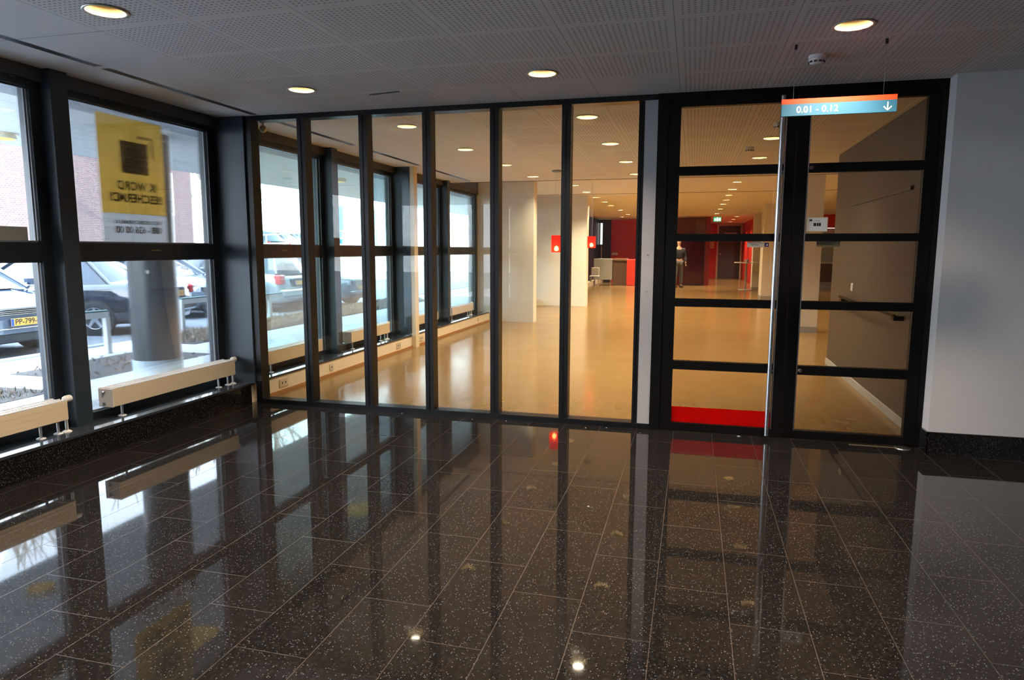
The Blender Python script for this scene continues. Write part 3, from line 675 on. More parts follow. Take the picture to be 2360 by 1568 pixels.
# pendant lamps
m_shade = transl_mat('red_shade', (0.95, 0.03, 0.02, 1), .6)
_t = m_shade.node_tree; _o = _t.nodes['Material Output']; _src = _o.inputs[0].links[0].from_socket
_tr = _t.nodes.new('ShaderNodeBsdfTransparent'); _tr.inputs[0].default_value = (1, .22, .12, 1); _mx = _t.nodes.new('ShaderNodeMixShader'); _mx.inputs[0].default_value = .45
_t.links.new(_src, _mx.inputs[1]); _t.links.new(_tr.outputs[0], _mx.inputs[2]); _t.links.new(_mx.outputs[0], _o.inputs[0])
def pendant(x, y, ztop, zbot, zc, label):
    t = thing('pendant_lamp', label, 'pendant lamp', (x, y, zc), group=None)
    wpart(MB().lathe([(.085, zc-.0005), (.085, zc-.02), (.06, zc-.03)], (x, y, 0), 24, cap=True), 'ceiling_rose', pmat('grey_rose', (0.25, .23, .2, 1), .4), t)
    for dx in (-.03, .0, .03): wpart(MB().tube((x+dx, y, zc-.03), (x+dx*.5+(.01 if dx == 0 else 0), y, ztop), .0018, 6), 'cord', m_steel, t)
    sh = MB(); 
    sh.lathe([(.083, ztop), (.083, zbot+.04), (.083, zbot)], (x, y, 0), 28, smooth=True)
    wpart(sh, 'shade', m_shade, t)
    wpart(MB().tube((x, y, ztop), (x, y, zbot+.09), .012, 10), 'lamp_holder', m_steel, t)
    b = wpart(MB().lathe([(.001, zbot+.02), (.03, zbot+.03), (.038, zbot+.055), (.026, zbot+.085), (.012, zbot+.10)], (x, y, 0), 16), 'bulb', emi('bulb_glow', (1, .62, .28, 1), 60), t)
pendant(.775, 5.02, 1.742, 1.475, H, 'red cylinder pendant lamp with lit bulb in the fifth pane')
pendant(.870, 8.24, 1.79, 1.555, HH, 'farther red cylinder pendant lamp left of the grey cabinet')
# counters and furniture at the far end
gc = thing('cabinet', 'pale grey cabinet on short metal legs before the red wall', 'cabinet', (-1.0, 24.2, 0))
wpart(MB().bbox(-1.29, -.50, 24, 24.5, .24, 1.15, .01), 'body', pmat('pale_grey', (0.42, .44, .43, 1), .5), gc)
for x in (-1.25, -.56): wpart(MB().tube((x, 24.1, .24), (x, 24.1, 0), .02, 8), 'leg', m_steel, gc)
gb = thing('bar_counter', 'brown bar counter between the grey cabinet and the red counter', 'counter', (-.2, 24.4, 0))
wpart(MB().box(-.48, .12, 24.2, 24.8, 0, 1.08), 'body', pmat('mid_brown', (0.16, .085, .05, 1), .5), gb)
wpart(MB().box(-.50, .12, 24.1, 24.8, 1.08, 1.16), 'worktop', pmat('tan_top', (0.35, .22, .13, 1), .4), gb)
tag(MB().bbox(.13, 2.0, 24.0, 24.7, 0, 1.12, .01).build('reception_counter', pmat('bright_red_front', (0.75, .05, .03, 1), .4)), 'bright red counter front at the far end of the hall', 'counter')
tag(MB().bbox(-.90, -.62, 27.30, 27.398, 1.28, 1.40, .01).build('wall_socket_panel', m_white), 'small pale panel low on the far red wall', 'wall panel')
sw_ = struct(thing('window_21', 'narrow bright window at the far dark end of the hall', 'window', (-1.4, 27.36, 1.7)))
wpart(MB().box(-1.47, -1.36, 27.385, 27.395, 1.78, 2.80), 'pane', emi('day_slit', (1, .98, .93, 1), 1.1), sw_)
wpart(MB().box(-1.49, -1.47, 27.37, 27.398, 1.76, 2.82).box(-1.36, -1.34, 27.37, 27.398, 1.76, 2.82), 'window_frame', m_dkwin, sw_)
tag(MB().box(-1.42, -1.38, 27.30, 27.34, 0, 1.72).build('wooden_post', m_cream), 'slim wooden post below the narrow bright window', 'post')
# glass screen and the person behind it
gs = thing('glass_screen', 'dark tinted glass screen in front of the red recess', 'glass screen', (2.8, 24.9, 0))
wpart(MB().box(2.05, 3.33, 24.9, 24.92, .02, 2.9), 'pane', glass_mat('smoked', (0.62, .45, .45, 1), 1.5, 1.0), gs)
wpart(MB().box(2.03, 2.05, 24.89, 24.93, 0, 2.92).box(3.33, 3.35, 24.89, 24.93, 0, 2.92).box(2.05, 3.33, 24.88, 24.94, 0, .02), 'edge', m_slot, gs)
tag(MB().box(2.95, 3.33, 25.1, 25.16, 2.15, 2.80).build('notice_board', m_sill_hall), 'cream board high behind the glass screen', 'board')
tag(MB().box(3.62, 3.95, 33.36, 33.396, 1.62, 2.12).build('wall_notice', m_sill_hall), 'cream notice on the red wall left of the far door', 'notice')
ex = thing('exit_sign', 'lit green and white exit sign above the far door', 'exit sign', (3.72, 22.3, 2.62))
wpart(MB().bbox(3.58, 3.88, 22.28, 22.32, 2.62, 2.80, .005), 'housing', m_white, ex)
eg = emi('exit_green', (.05, .75, .30, 1), 1.3); ew = emi('exit_white', (.95, 1, .9, 1), 3)
wpart(MB().box(3.585, 3.875, 22.272, 22.279, 2.625, 2.795), 'green_field', eg, ex)
fg = MB().box(3.70, 3.76, 22.266, 22.271, 2.64, 2.78).box(3.62, 3.67, 22.266, 22.271, 2.65, 2.75).box(3.79, 3.85, 22.266, 22.271, 2.65, 2.76).box(3.665, 3.80, 22.266, 22.271, 2.69, 2.71)
wpart(fg, 'running_figure', ew, ex)
for x in (3.62, 3.84): wpart(MB().tube((x, 22.3, 2.80), (x, 22.3, HH-.0005), .006, 6), 'hanger', m_steel, ex)
tb = thing('standing_table', 'tall narrow table with white top beside the cream column', 'table', (4.9, 22.0, 0))
wpart(MB().bbox(4.42, 5.40, 21.75, 22.25, 1.03, 1.07, .01), 'tabletop', m_white, tb)
wpart(MB().tube((4.85, 22, 0.02), (4.85, 22, 1.03), .04, 12), 'pedestal', m_greypanel, tb)
wpart(MB().lathe([(.25, 0), (.25, .02)], (4.85, 22, 0), 20, cap=True), 'base', m_greypanel, tb)
tag(MB().lathe([(.05, 0), (.11, .09), (.12, .10)], (4.85, 21.9, 1.07), 16).build('white_bowl', m_white), 'small white bowl on the tall table', 'bowl')
fe = tag(MB().bbox(5.40, 5.4195, 26.0, 26.3, 1.30, 1.55, .005).build('wall_box', m_white), 'white box on the red corridor wall', 'wall box')
cb = thing('lounge_chair', 'white and chrome chair partly hidden at the edge of the second pier', 'chair', (-1.0, 22.6, 0), group=None)
wpart(MB().bbox(-1.24, -.86, 22.4, 22.8, .42, .47, .02), 'seat', m_white, cb)
wpart(MB().bbox(-1.22, -.88, 22.75, 22.8, .47, .80, .02), 'backrest', m_white, cb)
for (x, y) in ((-1.21, 22.42), (-.89, 22.42), (-1.21, 22.77), (-.89, 22.77)): wpart(MB().tube((x, y, 0), (x, y, .42), .012, 8), 'leg', m_steel, cb)

# person walking at the far end
def skin_figure(name, joints, bones, mat, parent, sub=1):
    me = bpy.data.meshes.new(name); me.from_pydata([j[0] for j in joints], bones, []); o = bpy.data.objects.new(name, me); C.objects.link(o)
    md = o.modifiers.new('s', 'SKIN'); 
    for i, j in enumerate(joints): me.skin_vertices[0].data[i].radius = (j[1], j[1] if len(j) < 3 else j[2])
    me.skin_vertices[0].data[0].use_root = True
    s2 = o.modifiers.new('u', 'SUBSURF'); s2.levels = s2.render_levels = sub+1
    bpy.context.view_layer.update()
    me2 = bpy.data.meshes.new_from_object(o.evaluated_get(bpy.context.evaluated_depsgraph_get()))
    o.modifiers.clear(); o.data = me2; me2.materials.clear(); me2.materials.append(mat)
    me2.polygons.foreach_set('use_smooth', [True]*len(me2.polygons)); o.parent = parent; return o
pr = thing('person', 'person in dark jacket and grey jeans standing at the far end of the hall', 'person', (2.30, 23.2, 0), rz=0.3); pr.scale = (1.09, 1.09, 1.09)
m_skin = pmat('skin', (0.50, .30, .22, 1), .6); m_jeans = pmat('grey_jeans', (0.10, .105, .115, 1), .8); m_jkt = pmat('dark_jacket', (0.02, .022, .028, 1), .8); m_hair = pmat('dark_hair', (0.03, .02, .015, 1), .7)
J = [((0, 0, .98), .12, .09), ((0, 0, 1.22), .125, .09), ((0, 0, 1.42), .14, .085), ((0, 0, 1.52), .052), ((0, .0, 1.60), .055), ((0, .01, 1.69), .082, .09), ((0, .01, 1.75), .06, .07),
     ((.09, 0, .93), .085), ((.12, .02, .52), .058), ((.13, .06, .09), .042), ((.15, -.08, .04), .038),
     ((-.09, 0, .93), .085), ((-.11, -.06, .52), .058), ((-.13, -.02, .09), .042), ((-.14, -.15, .04), .038),
     ((.19, 0, 1.42), .055), ((.26, .04, 1.14), .042), ((.25, -.08, .90), .030), ((-.19, 0, 1.42), .055), ((-.26, .05, 1.14), .042), ((-.25, -.10, .92), .030)]
B = [(0,1),(1,2),(2,3),(3,4),(4,5),(5,6),(0,7),(7,8),(8,9),(9,10),(0,11),(11,12),(12,13),(13,14),(2,15),(15,16),(16,17),(2,18),(18,19),(19,20)]
body = skin_figure('body', J, B, m_skin, pr)
bump = lambda js, k: [(j[0], j[1]+k) + ((j[2]+k,) if len(j) > 2 else ()) for j in js]
skin_figure('jacket', bump([J[0], J[1], J[2], ((0, 0, 1.50), .07), J[15], J[16], ((.25, -.06, .95), .034), J[18], J[19], ((-.25, -.07, .97), .034)], .022), [(0,1),(1,2),(2,3),(2,4),(4,5),(5,6),(2,7),(7,8),(8,9)], m_jkt, pr)
skin_figure('jeans', bump([((0, 0, .98), .115, .09), J[7], J[8], ((.13, .06, .10), .050), J[11], J[12], ((-.13, -.02, .10), .050)], .018), [(0,1),(1,2),(2,3),(0,4),(4,5),(5,6)], m_jeans, pr)
skin_figure('hair', [((0, .03, 1.70), .095, .095), ((0, .02, 1.775), .075, .08)], [(0,1)], m_hair, pr)
for s in (1, -1):
    y0 = (.02 if s > 0 else -.06)
    MB().bbox(s*.13-.05, s*.13+.05, y0-.18, y0+.09, 0, .09, .02).build('shoe', m_slot, pr)
    for k in range(5):
        fx = s*.25-.03+k*.014; L_ = (.06, .075, .08, .075, .06)[k]
        base = Vector((fx, -.10, .875 if s > 0 else .895))
        if k == 0: MB().tube(base+Vector((0, -.01, .03)), base+Vector((-.012, -.05, -.005)), .009, 8).build('thumb', m_skin, pr)
        else: MB().tube(base, base+Vector((0, -.012, -L_)), .0085, 8, .006).build('finger', m_skin, pr)
MB().lathe([(.0005, -.105), (.010, -.098), (.014, -.085), (.005, -.07)], (0, 0, 1.67), 8, 'Y').build('nose', m_skin, pr)
for s in (1, -1): MB().lathe([(.0005, -.098), (.008, -.095), (.009, -.085)], (s*.032, 0, 1.69), 8, 'Y').build('eye', m_slot, pr)
MB().bbox(-.022, .022, -.098, -.085, 1.632, 1.640, .002).build('mouth', m_darkred, pr)

# ================================================================== OUTSIDE
GZ = -0.05
n = NT('pavers', .85)
fx = n.op('FRACT', n.op('DIVIDE', n.op('ADD', n.x, 60), .3)); fy0 = n.op('DIVIDE', n.op('ADD', n.y, 60), .3)
shift = n.op('MULTIPLY', n.op('FLOOR', n.op('DIVIDE', n.op('ADD', n.x, 60), .3)), .5); fy = n.op('FRACT', n.op('ADD', fy0, shift))
jn = n.op('MAXIMUM', n.op('LESS_THAN', fx, .035), n.op('LESS_THAN', fy, .03))
nz = n.tex('ShaderNodeTexNoise', 4.0, Detail=6.0).outputs[0]
n.L(n.mix(jn, n.mix(nz, (.55, .57, .58, 1), (.68, .69, .69, 1)), (.38, .39, .40, 1)), n.p.inputs['Base Color'])
m_pave = n.m
struct(MB().box(-6.4, -1.75, -16, 40, GZ-.2, GZ).build('ground', m_pave), 'grey paving slabs outside the windows', 'pavement')
struct(MB().box(-80, -6.4, -40, 80, GZ-.25, GZ-.02).build('ground', pmat('asphalt', (0.17, .18, .19, 1), .8, noise=.25, nscale=8)), 'asphalt of the car park outside', 'car park')
struct(MB().bbox(-6.42, -6.28, -16, 3.3, GZ-.1, GZ+.03, .01).build('trim_50', pmat('kerb', (0.42, .45, .46, 1), .8)))
struct(MB().bbox(-6.42, -6.28, 14.2, 40, GZ-.1, GZ+.03, .01).build('trim_51', pmat('kerb2', (0.42, .45, .46, 1), .8)))
# canopy over the pavement
n = NT('soffit_boards', .7)
bd_ = n.op('FRACT', n.op('DIVIDE', n.op('ADD', n.x, 30), .30)); ln = n.op('LESS_THAN', bd_, .045)
n.L(n.mix(ln, (.86, .85, .81, 1), (.50, .50, .50, 1)), n.p.inputs['Base Color'])
struct(MB().box(-5.83, -1.75, -14, 30, 2.86, 3.12).build('ceiling_canopy', n.m), 'boarded underside of the canopy outside the windows', 'canopy')
struct(MB().box(-1.95, -1.67, -14, 30, 2.62, 5.5).build('wall_facade', pmat('facade', (0.35, .36, .38, 1), .7)))
# round dark column outside the poster window
m_col = NT('weathered_column', .28)
an = m_col.tex('ShaderNodeTexNoise', 1.0, m_col.vec(m_col.op('MULTIPLY', m_col.x, 14.0), m_col.op('MULTIPLY', m_col.y, 14.0), m_col.op('MULTIPLY', m_col.z, .8)), Detail=5.0).outputs[0]
m_col.L(m_col.mix(an, (.003, .006, .009, 1), (.016, .022, .027, 1)), m_col.p.inputs['Base Color']); m_col.p.inputs['Metallic'].default_value = 0.0
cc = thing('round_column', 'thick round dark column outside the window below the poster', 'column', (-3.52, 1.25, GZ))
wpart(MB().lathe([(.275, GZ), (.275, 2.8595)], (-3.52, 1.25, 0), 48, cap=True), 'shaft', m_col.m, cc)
wpart(MB().lathe([(.284, GZ+.001), (.284, .16), (.276, .165)], (-3.52, 1.25, 0), 48), 'reflection_band', pmat('pale_reflection', (0.45, .55, .62, 1), .5), cc)  # pale band: a reflection in the window glass, built as a sleeve
wpart(MB().box(-3.40, -3.36, 1.01, 1.045, 1.22, 1.26), 'tag', m_white, cc) 
# pale canopy columns
for (x, y, r, lab) in ((-5.6, 8.98, .09, 'white round canopy column seen through the second pane'), (-2.62, 6.9, .20, 'pale round column outside the hall windows'), (-2.62, 12.9, .2, 'far pale round column outside the hall windows'), (-5.6, .13, .09, 'white round canopy column at the left edge')):
    t = thing('canopy_column', lab, 'column', (x, y, GZ), group=None)
    wpart(MB().lathe([(r, GZ), (r, 2.8595)], (x, y, 0), 28, cap=True), 'shaft', pmat('white_steel', (0.80, .82, .82, 1), .4), t)
    wpart(MB().lathe([(r+.03, GZ), (r+.03, GZ+.04)], (x, y, 0), 28, cap=True), 'base_plate', m_greypanel, t)
# canopy luminaires
for (x, y, rr, lab) in ((-2.30, .15, .33, 'wide glowing round lamp under the canopy just above the poster'), (-2.30, 4.22, .33, 'wide glowing round lamp under the canopy behind the third pane'), (-2.0, 7.85, .33, 'wide glowing round lamp under the canopy, farthest one seen in the fourth pane'), (-5.05, .70, .15, 'small orange round lamp near the canopy edge, left one'), (-5.1, 3.17, .15, 'small orange round lamp near the canopy edge, behind the poster'), (-3.75, 6.3, .15, 'small orange round lamp near the canopy edge, behind the second pane')):
    t = thing('canopy_lamp', lab, 'outdoor lamp', (x, y, 2.86), group='round lamps under the canopy')
    wpart(MB().lathe([(rr+.02, 2.8595), (rr+.02, 2.80), (rr, 2.795)], (x, y, 0), 32), 'rim', m_cream, t)
    wpart(MB().lathe([(.001, 2.785), (rr, 2.794)], (x, y, 0), 32), 'diffuser', emi('canopy_glow', (1, .66, .26, 1), 2.2), t)

# barriers
m_bw = pmat('barrier_white', (0.75, .77, .77, 1), .5); m_bt = pmat('barrier_teal', (0.05, .16, .17, 1), .5)
def barrier(p0, p1, posts_, lab, z=.60):
    t = thing('parking_barrier', lab, 'barrier', (p0[0], p0[1], GZ), group=None)
    a = Vector((p0[0], p0[1], 0)); b = Vector((p1[0], p1[1], 0)); d = (b-a).normalized(); s = Vector((-d.y, d.x, 0))*.035
    def bar(z0, z1, m, nm):
        v = [q+Vector((0, 0, zz)) for q in (a-s, a+s, b+s, b-s) for zz in (z0, z1)]
        wpart(MB().add(v, [(0,1,3,2),(2,3,5,4),(4,5,7,6),(6,7,1,0),(0,2,4,6),(1,7,5,3)]), nm, m, t)
    bar(z-.11, z-.02, m_bw, 'rail'); bar(z-.02, z+.005, m_bt, 'top_strip')
    for k in posts_:
        p = a+(b-a)*k; wpart(MB().bbox(p.x-.04, p.x+.04, p.y-.04, p.y+.04, GZ-.05, z-.11 if False else z-.10, .006), 'post', m_bw, t)
barrier((-5.70, 1.62), (-5.57, 2.56), (.04, .97), 'low white and teal barrier in front of the car with plate PP-799')
barrier((-6.3, 4.93), (-6.3, 5.75), (.03, .97), 'low white barrier in front of the rear of the black car')
barrier((-6.3, 6.3), (-6.25, 8.1), (.05, .75), 'low teal barrier seen through the first pane', .52)

# planting
def dry_plants(name, boxes, n_, lab, seed, hmax=.22):
    r = random.Random(seed); mb = MB()
    for _ in range(n_):
        bx = r.choices(boxes, [(q[1]-q[0])*(q[3]-q[2]) for q in boxes])[0]
        x, y = r.uniform(bx[0], bx[1]), r.uniform(bx[2], bx[3]); h = r.uniform(.03, hmax); a = r.uniform(0, 2*PI); w = r.uniform(.0025, .006)
        tx, ty = x+r.uniform(-.05, .05), y+r.uniform(-.05, .05); c, s = math.cos(a)*w, math.sin(a)*w
        mb.add([(x-c, y-s, GZ), (x+c, y+s, GZ), (tx+c*2.2, ty+s*2.2, GZ+h*.7), (tx, ty, GZ+h), (tx-c*2.2, ty-s*2.2, GZ+h*.65)], [(0,1,2,3,4)])
    n2 = NT(name+'_mat', .9); q = n2.tex('ShaderNodeTexNoise', 9.0).outputs[0]
    rmp = n2.mix(q, (.30, .25, .19, 1), (.22, .20, .17, 1)); rmp = n2.mix(n2.op('GREATER_THAN', n2.tex('ShaderNodeTexNoise', 25.0).outputs[0], .58), rmp, (.55, .32, .18, 1))
    n2.L(rmp, n2.p.inputs['Base Color'])
    tag(mb.build(name, n2.m), lab, 'plants', None, 'stuff')
m_soil = pmat('soil', (0.075, .062, .055, 1), .95, noise=.18, nscale=90)
struct(MB().box(-6.25, -5.0, 3.7, 14, GZ-.1, GZ+.006).build('planting_bed', m_soil), 'earth strip along the kerb outside', 'planting bed')
struct(MB().box(-5.3, -4.05, .75, 2.9, GZ-.1, GZ+.006).build('planting_bed', m_soil), 'earth patch around the foot of the dark column', 'planting bed')
struct(MB().box(-4.7, -3.85, -.8, .1, GZ-.1, GZ+.006).build('planting_bed', m_soil), 'earth patch at the left edge', 'planting bed')
dry_plants('dry_groundcover', [(-6.05, -5.75, 3.8, 8.8), (-6.05, -5.75, 9.15, 13.9), (-5.45, -5.05, 3.8, 13.9), (-5.75, -5.45, 4.4, 8.8)], 9000, 'dry leafy groundcover in the strip along the parked cars', 1, .15)
dry_plants('dead_leaves', [(-5.3, -4.1, .8, 2.85)], 200, 'dry twigs and dead leaves around the dark column', 2, .07)
dry_plants('dry_twigs', [(-4.65, -3.9, -.75, .05)], 200, 'dry twigs in the earth patch at the left edge', 3, .08)

# ------------------------------------------------------------------ cars
m_tyre = pmat('tyre', (0.018, .018, .02, 1), .85); m_rim = pmat('alloy', (0.62, .64, .66, 1), .3, .8)
m_carglass = pmat('car_glass', (0.02, .03, .04, 1), .05, spec=.8); m_chrome = pmat('chrome', (0.75, .78, .80, 1), .12, 1.0)
m_plate = pmat('yellow_plate', (0.80, .42, .06, 1), .5); m_pblue = pmat('plate_blue', (0.03, .10, .55, 1), .5)
m_tail = pmat('tail_light', (0.60, .03, .02, 1), .2, emis=(.6, .02, .01, 1), es=.05); m_head = pmat('head_light', (0.75, .78, .80, 1), .08, .2, spec=.8)
m_dark = pmat('dark_trim', (0.015, .016, .018, 1), .6)
def loft(sections, closed_ends=True):
    mb = MB(); k = len(sections[0]); vs = [p for s in sections for p in s]; fs = []
    for i in range(len(sections)-1):
        for j in range(k): fs.append((i*k+j, i*k+(j+1) % k, (i+1)*k+(j+1) % k, (i+1)*k+j))
    mb.add(vs, fs, True)
    if closed_ends: mb.add(sections[0], [tuple(range(k))], True); mb.add(sections[-1], [tuple(range(k))[::-1]], True)
    return mb
def car(x, y, face, kind, paint, plate, lab, L=4.1, Wd=1.74, Ht=1.46, yaw=0.0):
    """x = position of the end that faces the building, y = centre; face 'nose' or 'rear' towards +X"""
    t = thing('parked_car', lab, 'car', (x-L/2*math.cos(yaw), y-L/2*math.sin(yaw), GZ-.02), rz=yaw+(0 if face == 'nose' else PI), group=None)
    h = L/2; w = Wd/2
    hood = .98 if kind != 'sedan' else .92; belt = hood+.02; tr = {'hatch': .99, 'estate': .99, 'sedan': .98}[kind]
    # stations from rear (-h) to nose (+h): x, half width, bottom, belt height, top height
    st = [(-h, .80*w, .34, .62, .66), (-h+.06, .93*w, .26, .80, .88), (-h+.22, .985*w, .22, belt-.04, tr), (-h+.8, w, .20, belt-.02, tr+.01), (-.4, w, .20, belt-.03, belt), (h*.35, w, .20, belt-.05, belt), (h-.75, .985*w, .21, hood-.12, hood-.03), (h-.28, .94*w, .23, hood-.24, hood-.13), (h-.07, .86*w, .25, hood-.34, hood-.25), (h, .72*w, .34, .52, .56)]
    sec = []
    for (sx, sw_, zb, zs, zt) in st:
        half = [(0, zb), (sw_*.80, zb), (sw_*.96, zb+.08), (sw_, zb+.22 if zs-zb > .3 else (zb+zs)/2), (sw_, zs-.10 if zs-zb > .3 else (zb+zs)/2+.02), (sw_*.965, zs), (sw_*.80, zt-.012), (sw_*.45, zt+.006), (0, zt+.012)]
        pts = [(sx, -a, b) for a, b in half] + [(sx, a, b) for a, b in half[-2:0:-1]]
        sec.append(pts)
    bo = loft(sec).build('body', paint, t)
    # greenhouse
    xa = {'hatch': -h+.12, 'estate': -h+.10, 'sedan': -h+.75}[kind]; xb = {'hatch': -h+.55, 'estate': -h+.35, 'sedan': -h+1.35}[kind]; xc = .18*h; xd = xc+.78
    zb_ = belt-.03; zt_ = Ht
    def gs_(x0, hw, z): return [(x0, -hw, zb_) for _ in ()]
    gv = []
    def ring(xr, xf, hw, z, k=3):
        return [(xr, -hw*.86, z), (xr-.04, 0, z), (xr, hw*.86, z), (xr+.12, hw, z), ((xr+xf)/2, hw*1.02, z), (xf-.15, hw, z), (xf, hw*.84, z), (xf+.07, 0, z), (xf, -hw*.84, z), (xf-.15, -hw, z), ((xr+xf)/2, -hw*1.02, z), (xr+.12, -hw, z)]
    r0 = ring(xa, xd, w*.93, zb_); r1 = ring(xa+(xb-xa)*.85, xd-(xd-xc)*.85, w*.77, zt_-.07); r2 = ring(xb, xc, w*.72, zt_-.02)
    loft([r0, r1, r2]).build('windows', m_carglass, t)
    rt = ring(xb+.12, xc-.12, w*.60, zt_+.012); r15 = ring(xa+(xb-xa)*.80, xd-(xd-xc)*.80, w*.785, zt_-.085)
    loft([r15, [(p[0], p[1]*1.01, p[2]+.035) for p in r1], [(p[0], p[1], p[2]+.02) for p in r2], rt]).build('roof', paint, t)
    pil = MB()
    for sgn in (1, -1):
        for (p, q) in (((xd-.02, sgn*w*.86), (xc+.10, sgn*w*.70)), (((xa+xd)/2-.15, sgn*w*.955), ((xb+xc)/2-.12, sgn*w*.795)), ((xa+.06, sgn*w*.90), (xb-.04, sgn*w*.73))):
            pil.tube((p[0], p[1], zb_), (q[0], q[1], zt_-.06), .035, 8)
    pil.build('pillars', paint, t)
    # wheels
    for sx in (h-.80, -h+(1.10 if kind == 'sedan' else .78)):
        for sy in (1, -1):
            yc = sy*(w-.10)
            arch = MB().lathe([(.355, -.012), (.355, .012)], (sx, sy*(w-.006), .315), 32, 'Y', cap=True).build('wheel_arch', m_dark, t)
            prof = [(.20, -.11), (.30, -.115), (.318, -.09), (.322, 0), (.318, .09), (.30, .115), (.20, .11)]
            tw = MB().lathe(prof, (sx, yc, .322), 36, 'Y').build('tyre', m_tyre, t)
            rm = MB(); ys = yc+sy*.095
            rm.lathe([(.205, ys-sy*.02), (.215, ys+sy*.012), (.190, ys+sy*.012), (.185, ys-sy*.02)], (sx, 0, .322), 32, 'Y')
            for k in range(5):
                a = 2*PI*k/5+.3; e = Vector((math.cos(a), 0, math.sin(a))); f = Vector((-math.sin(a), 0, math.cos(a))); c0 = Vector((sx, ys, .322))
                vs = [c0+e*rr+f*ww+Vector((0, dd, 0)) for rr, ww0 in ((.02, .035), (.20, .022)) for ww in (-ww0, ww0) for dd in (-.012, .012)]
                rm.add(vs, [(0,1,3,2),(4,6,7,5),(0,4,5,1),(2,3,7,6),(0,2,6,4),(1,5,7,3)])
            rm.lathe([(.045, ys-.014), (.045, ys+.014)], (sx, 0, .322), 16, 'Y', cap=True)
            MB().lathe([(.19, ys-sy*.03), (.001, ys-sy*.03)], (sx, 0, .322), 24, 'Y').build('hub_back', m_dark, tw)
            rm.build('rim', m_rim, tw)
    # mirrors
    for sy in (1, -1):
        MB().bbox(xd-.28, xd-.16, sy*(w+.10)-.09, sy*(w+.10)+.09, belt+.0, belt+.13, .03).tube((xd-.2, sy*w*.95, belt), (xd-.21, sy*(w+.05), belt+.04), .02, 8).build('mirror', paint, t)
    # nose
    for sy in (1, -1):
        hb = [(h-.30, sy*w*.93, hood-.30), (h-.10, sy*w*.80, hood-.36), (h-.05, sy*w*.62, hood-.37), (h-.06, sy*w*.62, hood-.25), (h-.14, sy*w*.76, hood-.21), (h-.32, sy*w*.92, hood-.19)]
        hb2 = [(p[0]+.035, p[1]+sy*.012, p[2]) for p in hb]
        MB().add(hb+hb2, [(0,1,2,3,4,5),(6,7,8,9,10,11)]+[(i, (i+1) % 6, 6+(i+1) % 6, 6+i) for i in range(6)]).build('headlight', m_head, t)
    gr = MB().bbox(h-.10, h-.005, -w*.52, w*.52, .62, .72, .01); gr.build('grille', m_dark, t)
    g2 = MB()
    for k in range(4): g2.box(h-.01, h+.002, -w*.5, w*.5, .625+k*.026, .633+k*.026)
    g2.build('grille_bars', m_chrome, t)
    MB().bbox(h-.12, h+.015, -w*.60, w*.60, .22, .36, .02).build('lower_grille', m_dark, t)
    MB().bbox(h-.10, h+.03, -w*.75, w*.75, .42, .435, .005).build('bumper_trim', m_chrome, t)
    # rear
    for sy in (1, -1):
        zl0, zl1 = (.70, .95) if kind != 'sedan' else (.70, .88)
        MB().bbox(-h+.015, -h+.24, min(sy*w*(.70 if kind == 'estate' else .84), sy*w*.965), max(sy*w*(.70 if kind == 'estate' else .84), sy*w*.965), zl0, zl1, .03).build('tail_light', m_tail, t)
    MB().bbox(-h-.04, -h+.25, -w*.93, w*.93, .38, .58, .04).build('rear_bumper', paint, t)
    MB().bbox(-h-.005, -h+.1, -w*.45, w*.45, .62, .84, .015).build('plate_recess', m_dark, t)
    MB().bbox(-h-.03, -h, -w*.35, w*.35, .845, .865, .004).build('boot_trim', m_chrome, t)
    # plates
    for end, zc in ((h+.025, .52), (-h-.02, .73)):
        s = 1 if end > 0 else -1
        p = MB().bbox(min(end, end+s*.008), max(end, end+s*.008), -.26, .26, zc-.055, zc+.055, .003).build('number_plate', m_plate, t)
        yl = -.26 if s > 0 else .26
        MB().box(end+s*.0085 if s > 0 else end+s*.0095, end+s*.0095 if s > 0 else end+s*.0085, min(yl, yl+s*.04), max(yl, yl+s*.04), zc-.05, zc+.05).build('blue_band', m_pblue, p)
        if plate: text(plate, .112, m_slot, 'lettering', p, frame((end+s*.010, s*(.02 if len(plate) > 7 else -.03), zc), (0, s, 0), (0, 0, 1)), extrude=.0004, bold=.001, space=.98)
    return t
p_black = pmat('black_paint', (0.012, .016, .026, 1), .08, spec=.8, coat=1.0); p_dblue = pmat('dark_blue_paint', (0.05, .07, .11, 1), .10, coat=1.0)
p_silver = pmat('silver_paint', (0.45, .48, .50, 1), .2, .5, coat=1.0); p_grey = pmat('gold_grey_paint', (0.40, .34, .24, 1), .2, .3, coat=1.0); p_slate = pmat('slate_paint', (0.10, .13, .16, 1), .12, coat=1.0)
c1 = car(-6.62, 2.13, 'nose', 'hatch', p_dblue, 'PP-799-', 'dark blue car facing the window with white hood stripes and plate PP-799', L=3.75, Wd=1.70, Ht=1.42)
hs = MB()
for sy in (-.32, .32):
    hs.add([(1.875-.80, sy-.09, .965), (1.875-.80, sy+.09, .965), (1.875-.30, sy+.09, .862), (1.875-.30, sy-.09, .862), (1.875-.10, sy+.09, .748), (1.875-.10, sy-.09, .748)], [(0,1,2,3), (3,2,4,5)])
hs.build('hood_stripes', m_bw, c1)
car(-6.78, 5.40, 'rear', 'sedan', p_black, '91-HUJ-1', 'black saloon parked rear towards the window beside the dark column', L=4.3, Wd=1.70, Ht=1.44, yaw=.27)
car(-7.9, 8.0, 'nose', 'hatch', p_slate, '', 'slate car facing the window, right of the black saloon', L=4.1)
car(-6.95, 10.02, 'rear', 'estate', p_silver, '', 'silver estate car with red tail light seen through the first pane', L=4.6, Ht=1.50)
car(-6.20, 11.95, 'nose', 'hatch', p_slate, '', 'dark car facing the hall windows with a bright headlight', L=4.4)
car(-15.5, 22.3, 'rear', 'hatch', p_slate, '', 'distant grey car behind the white railing, left one', L=4.2)
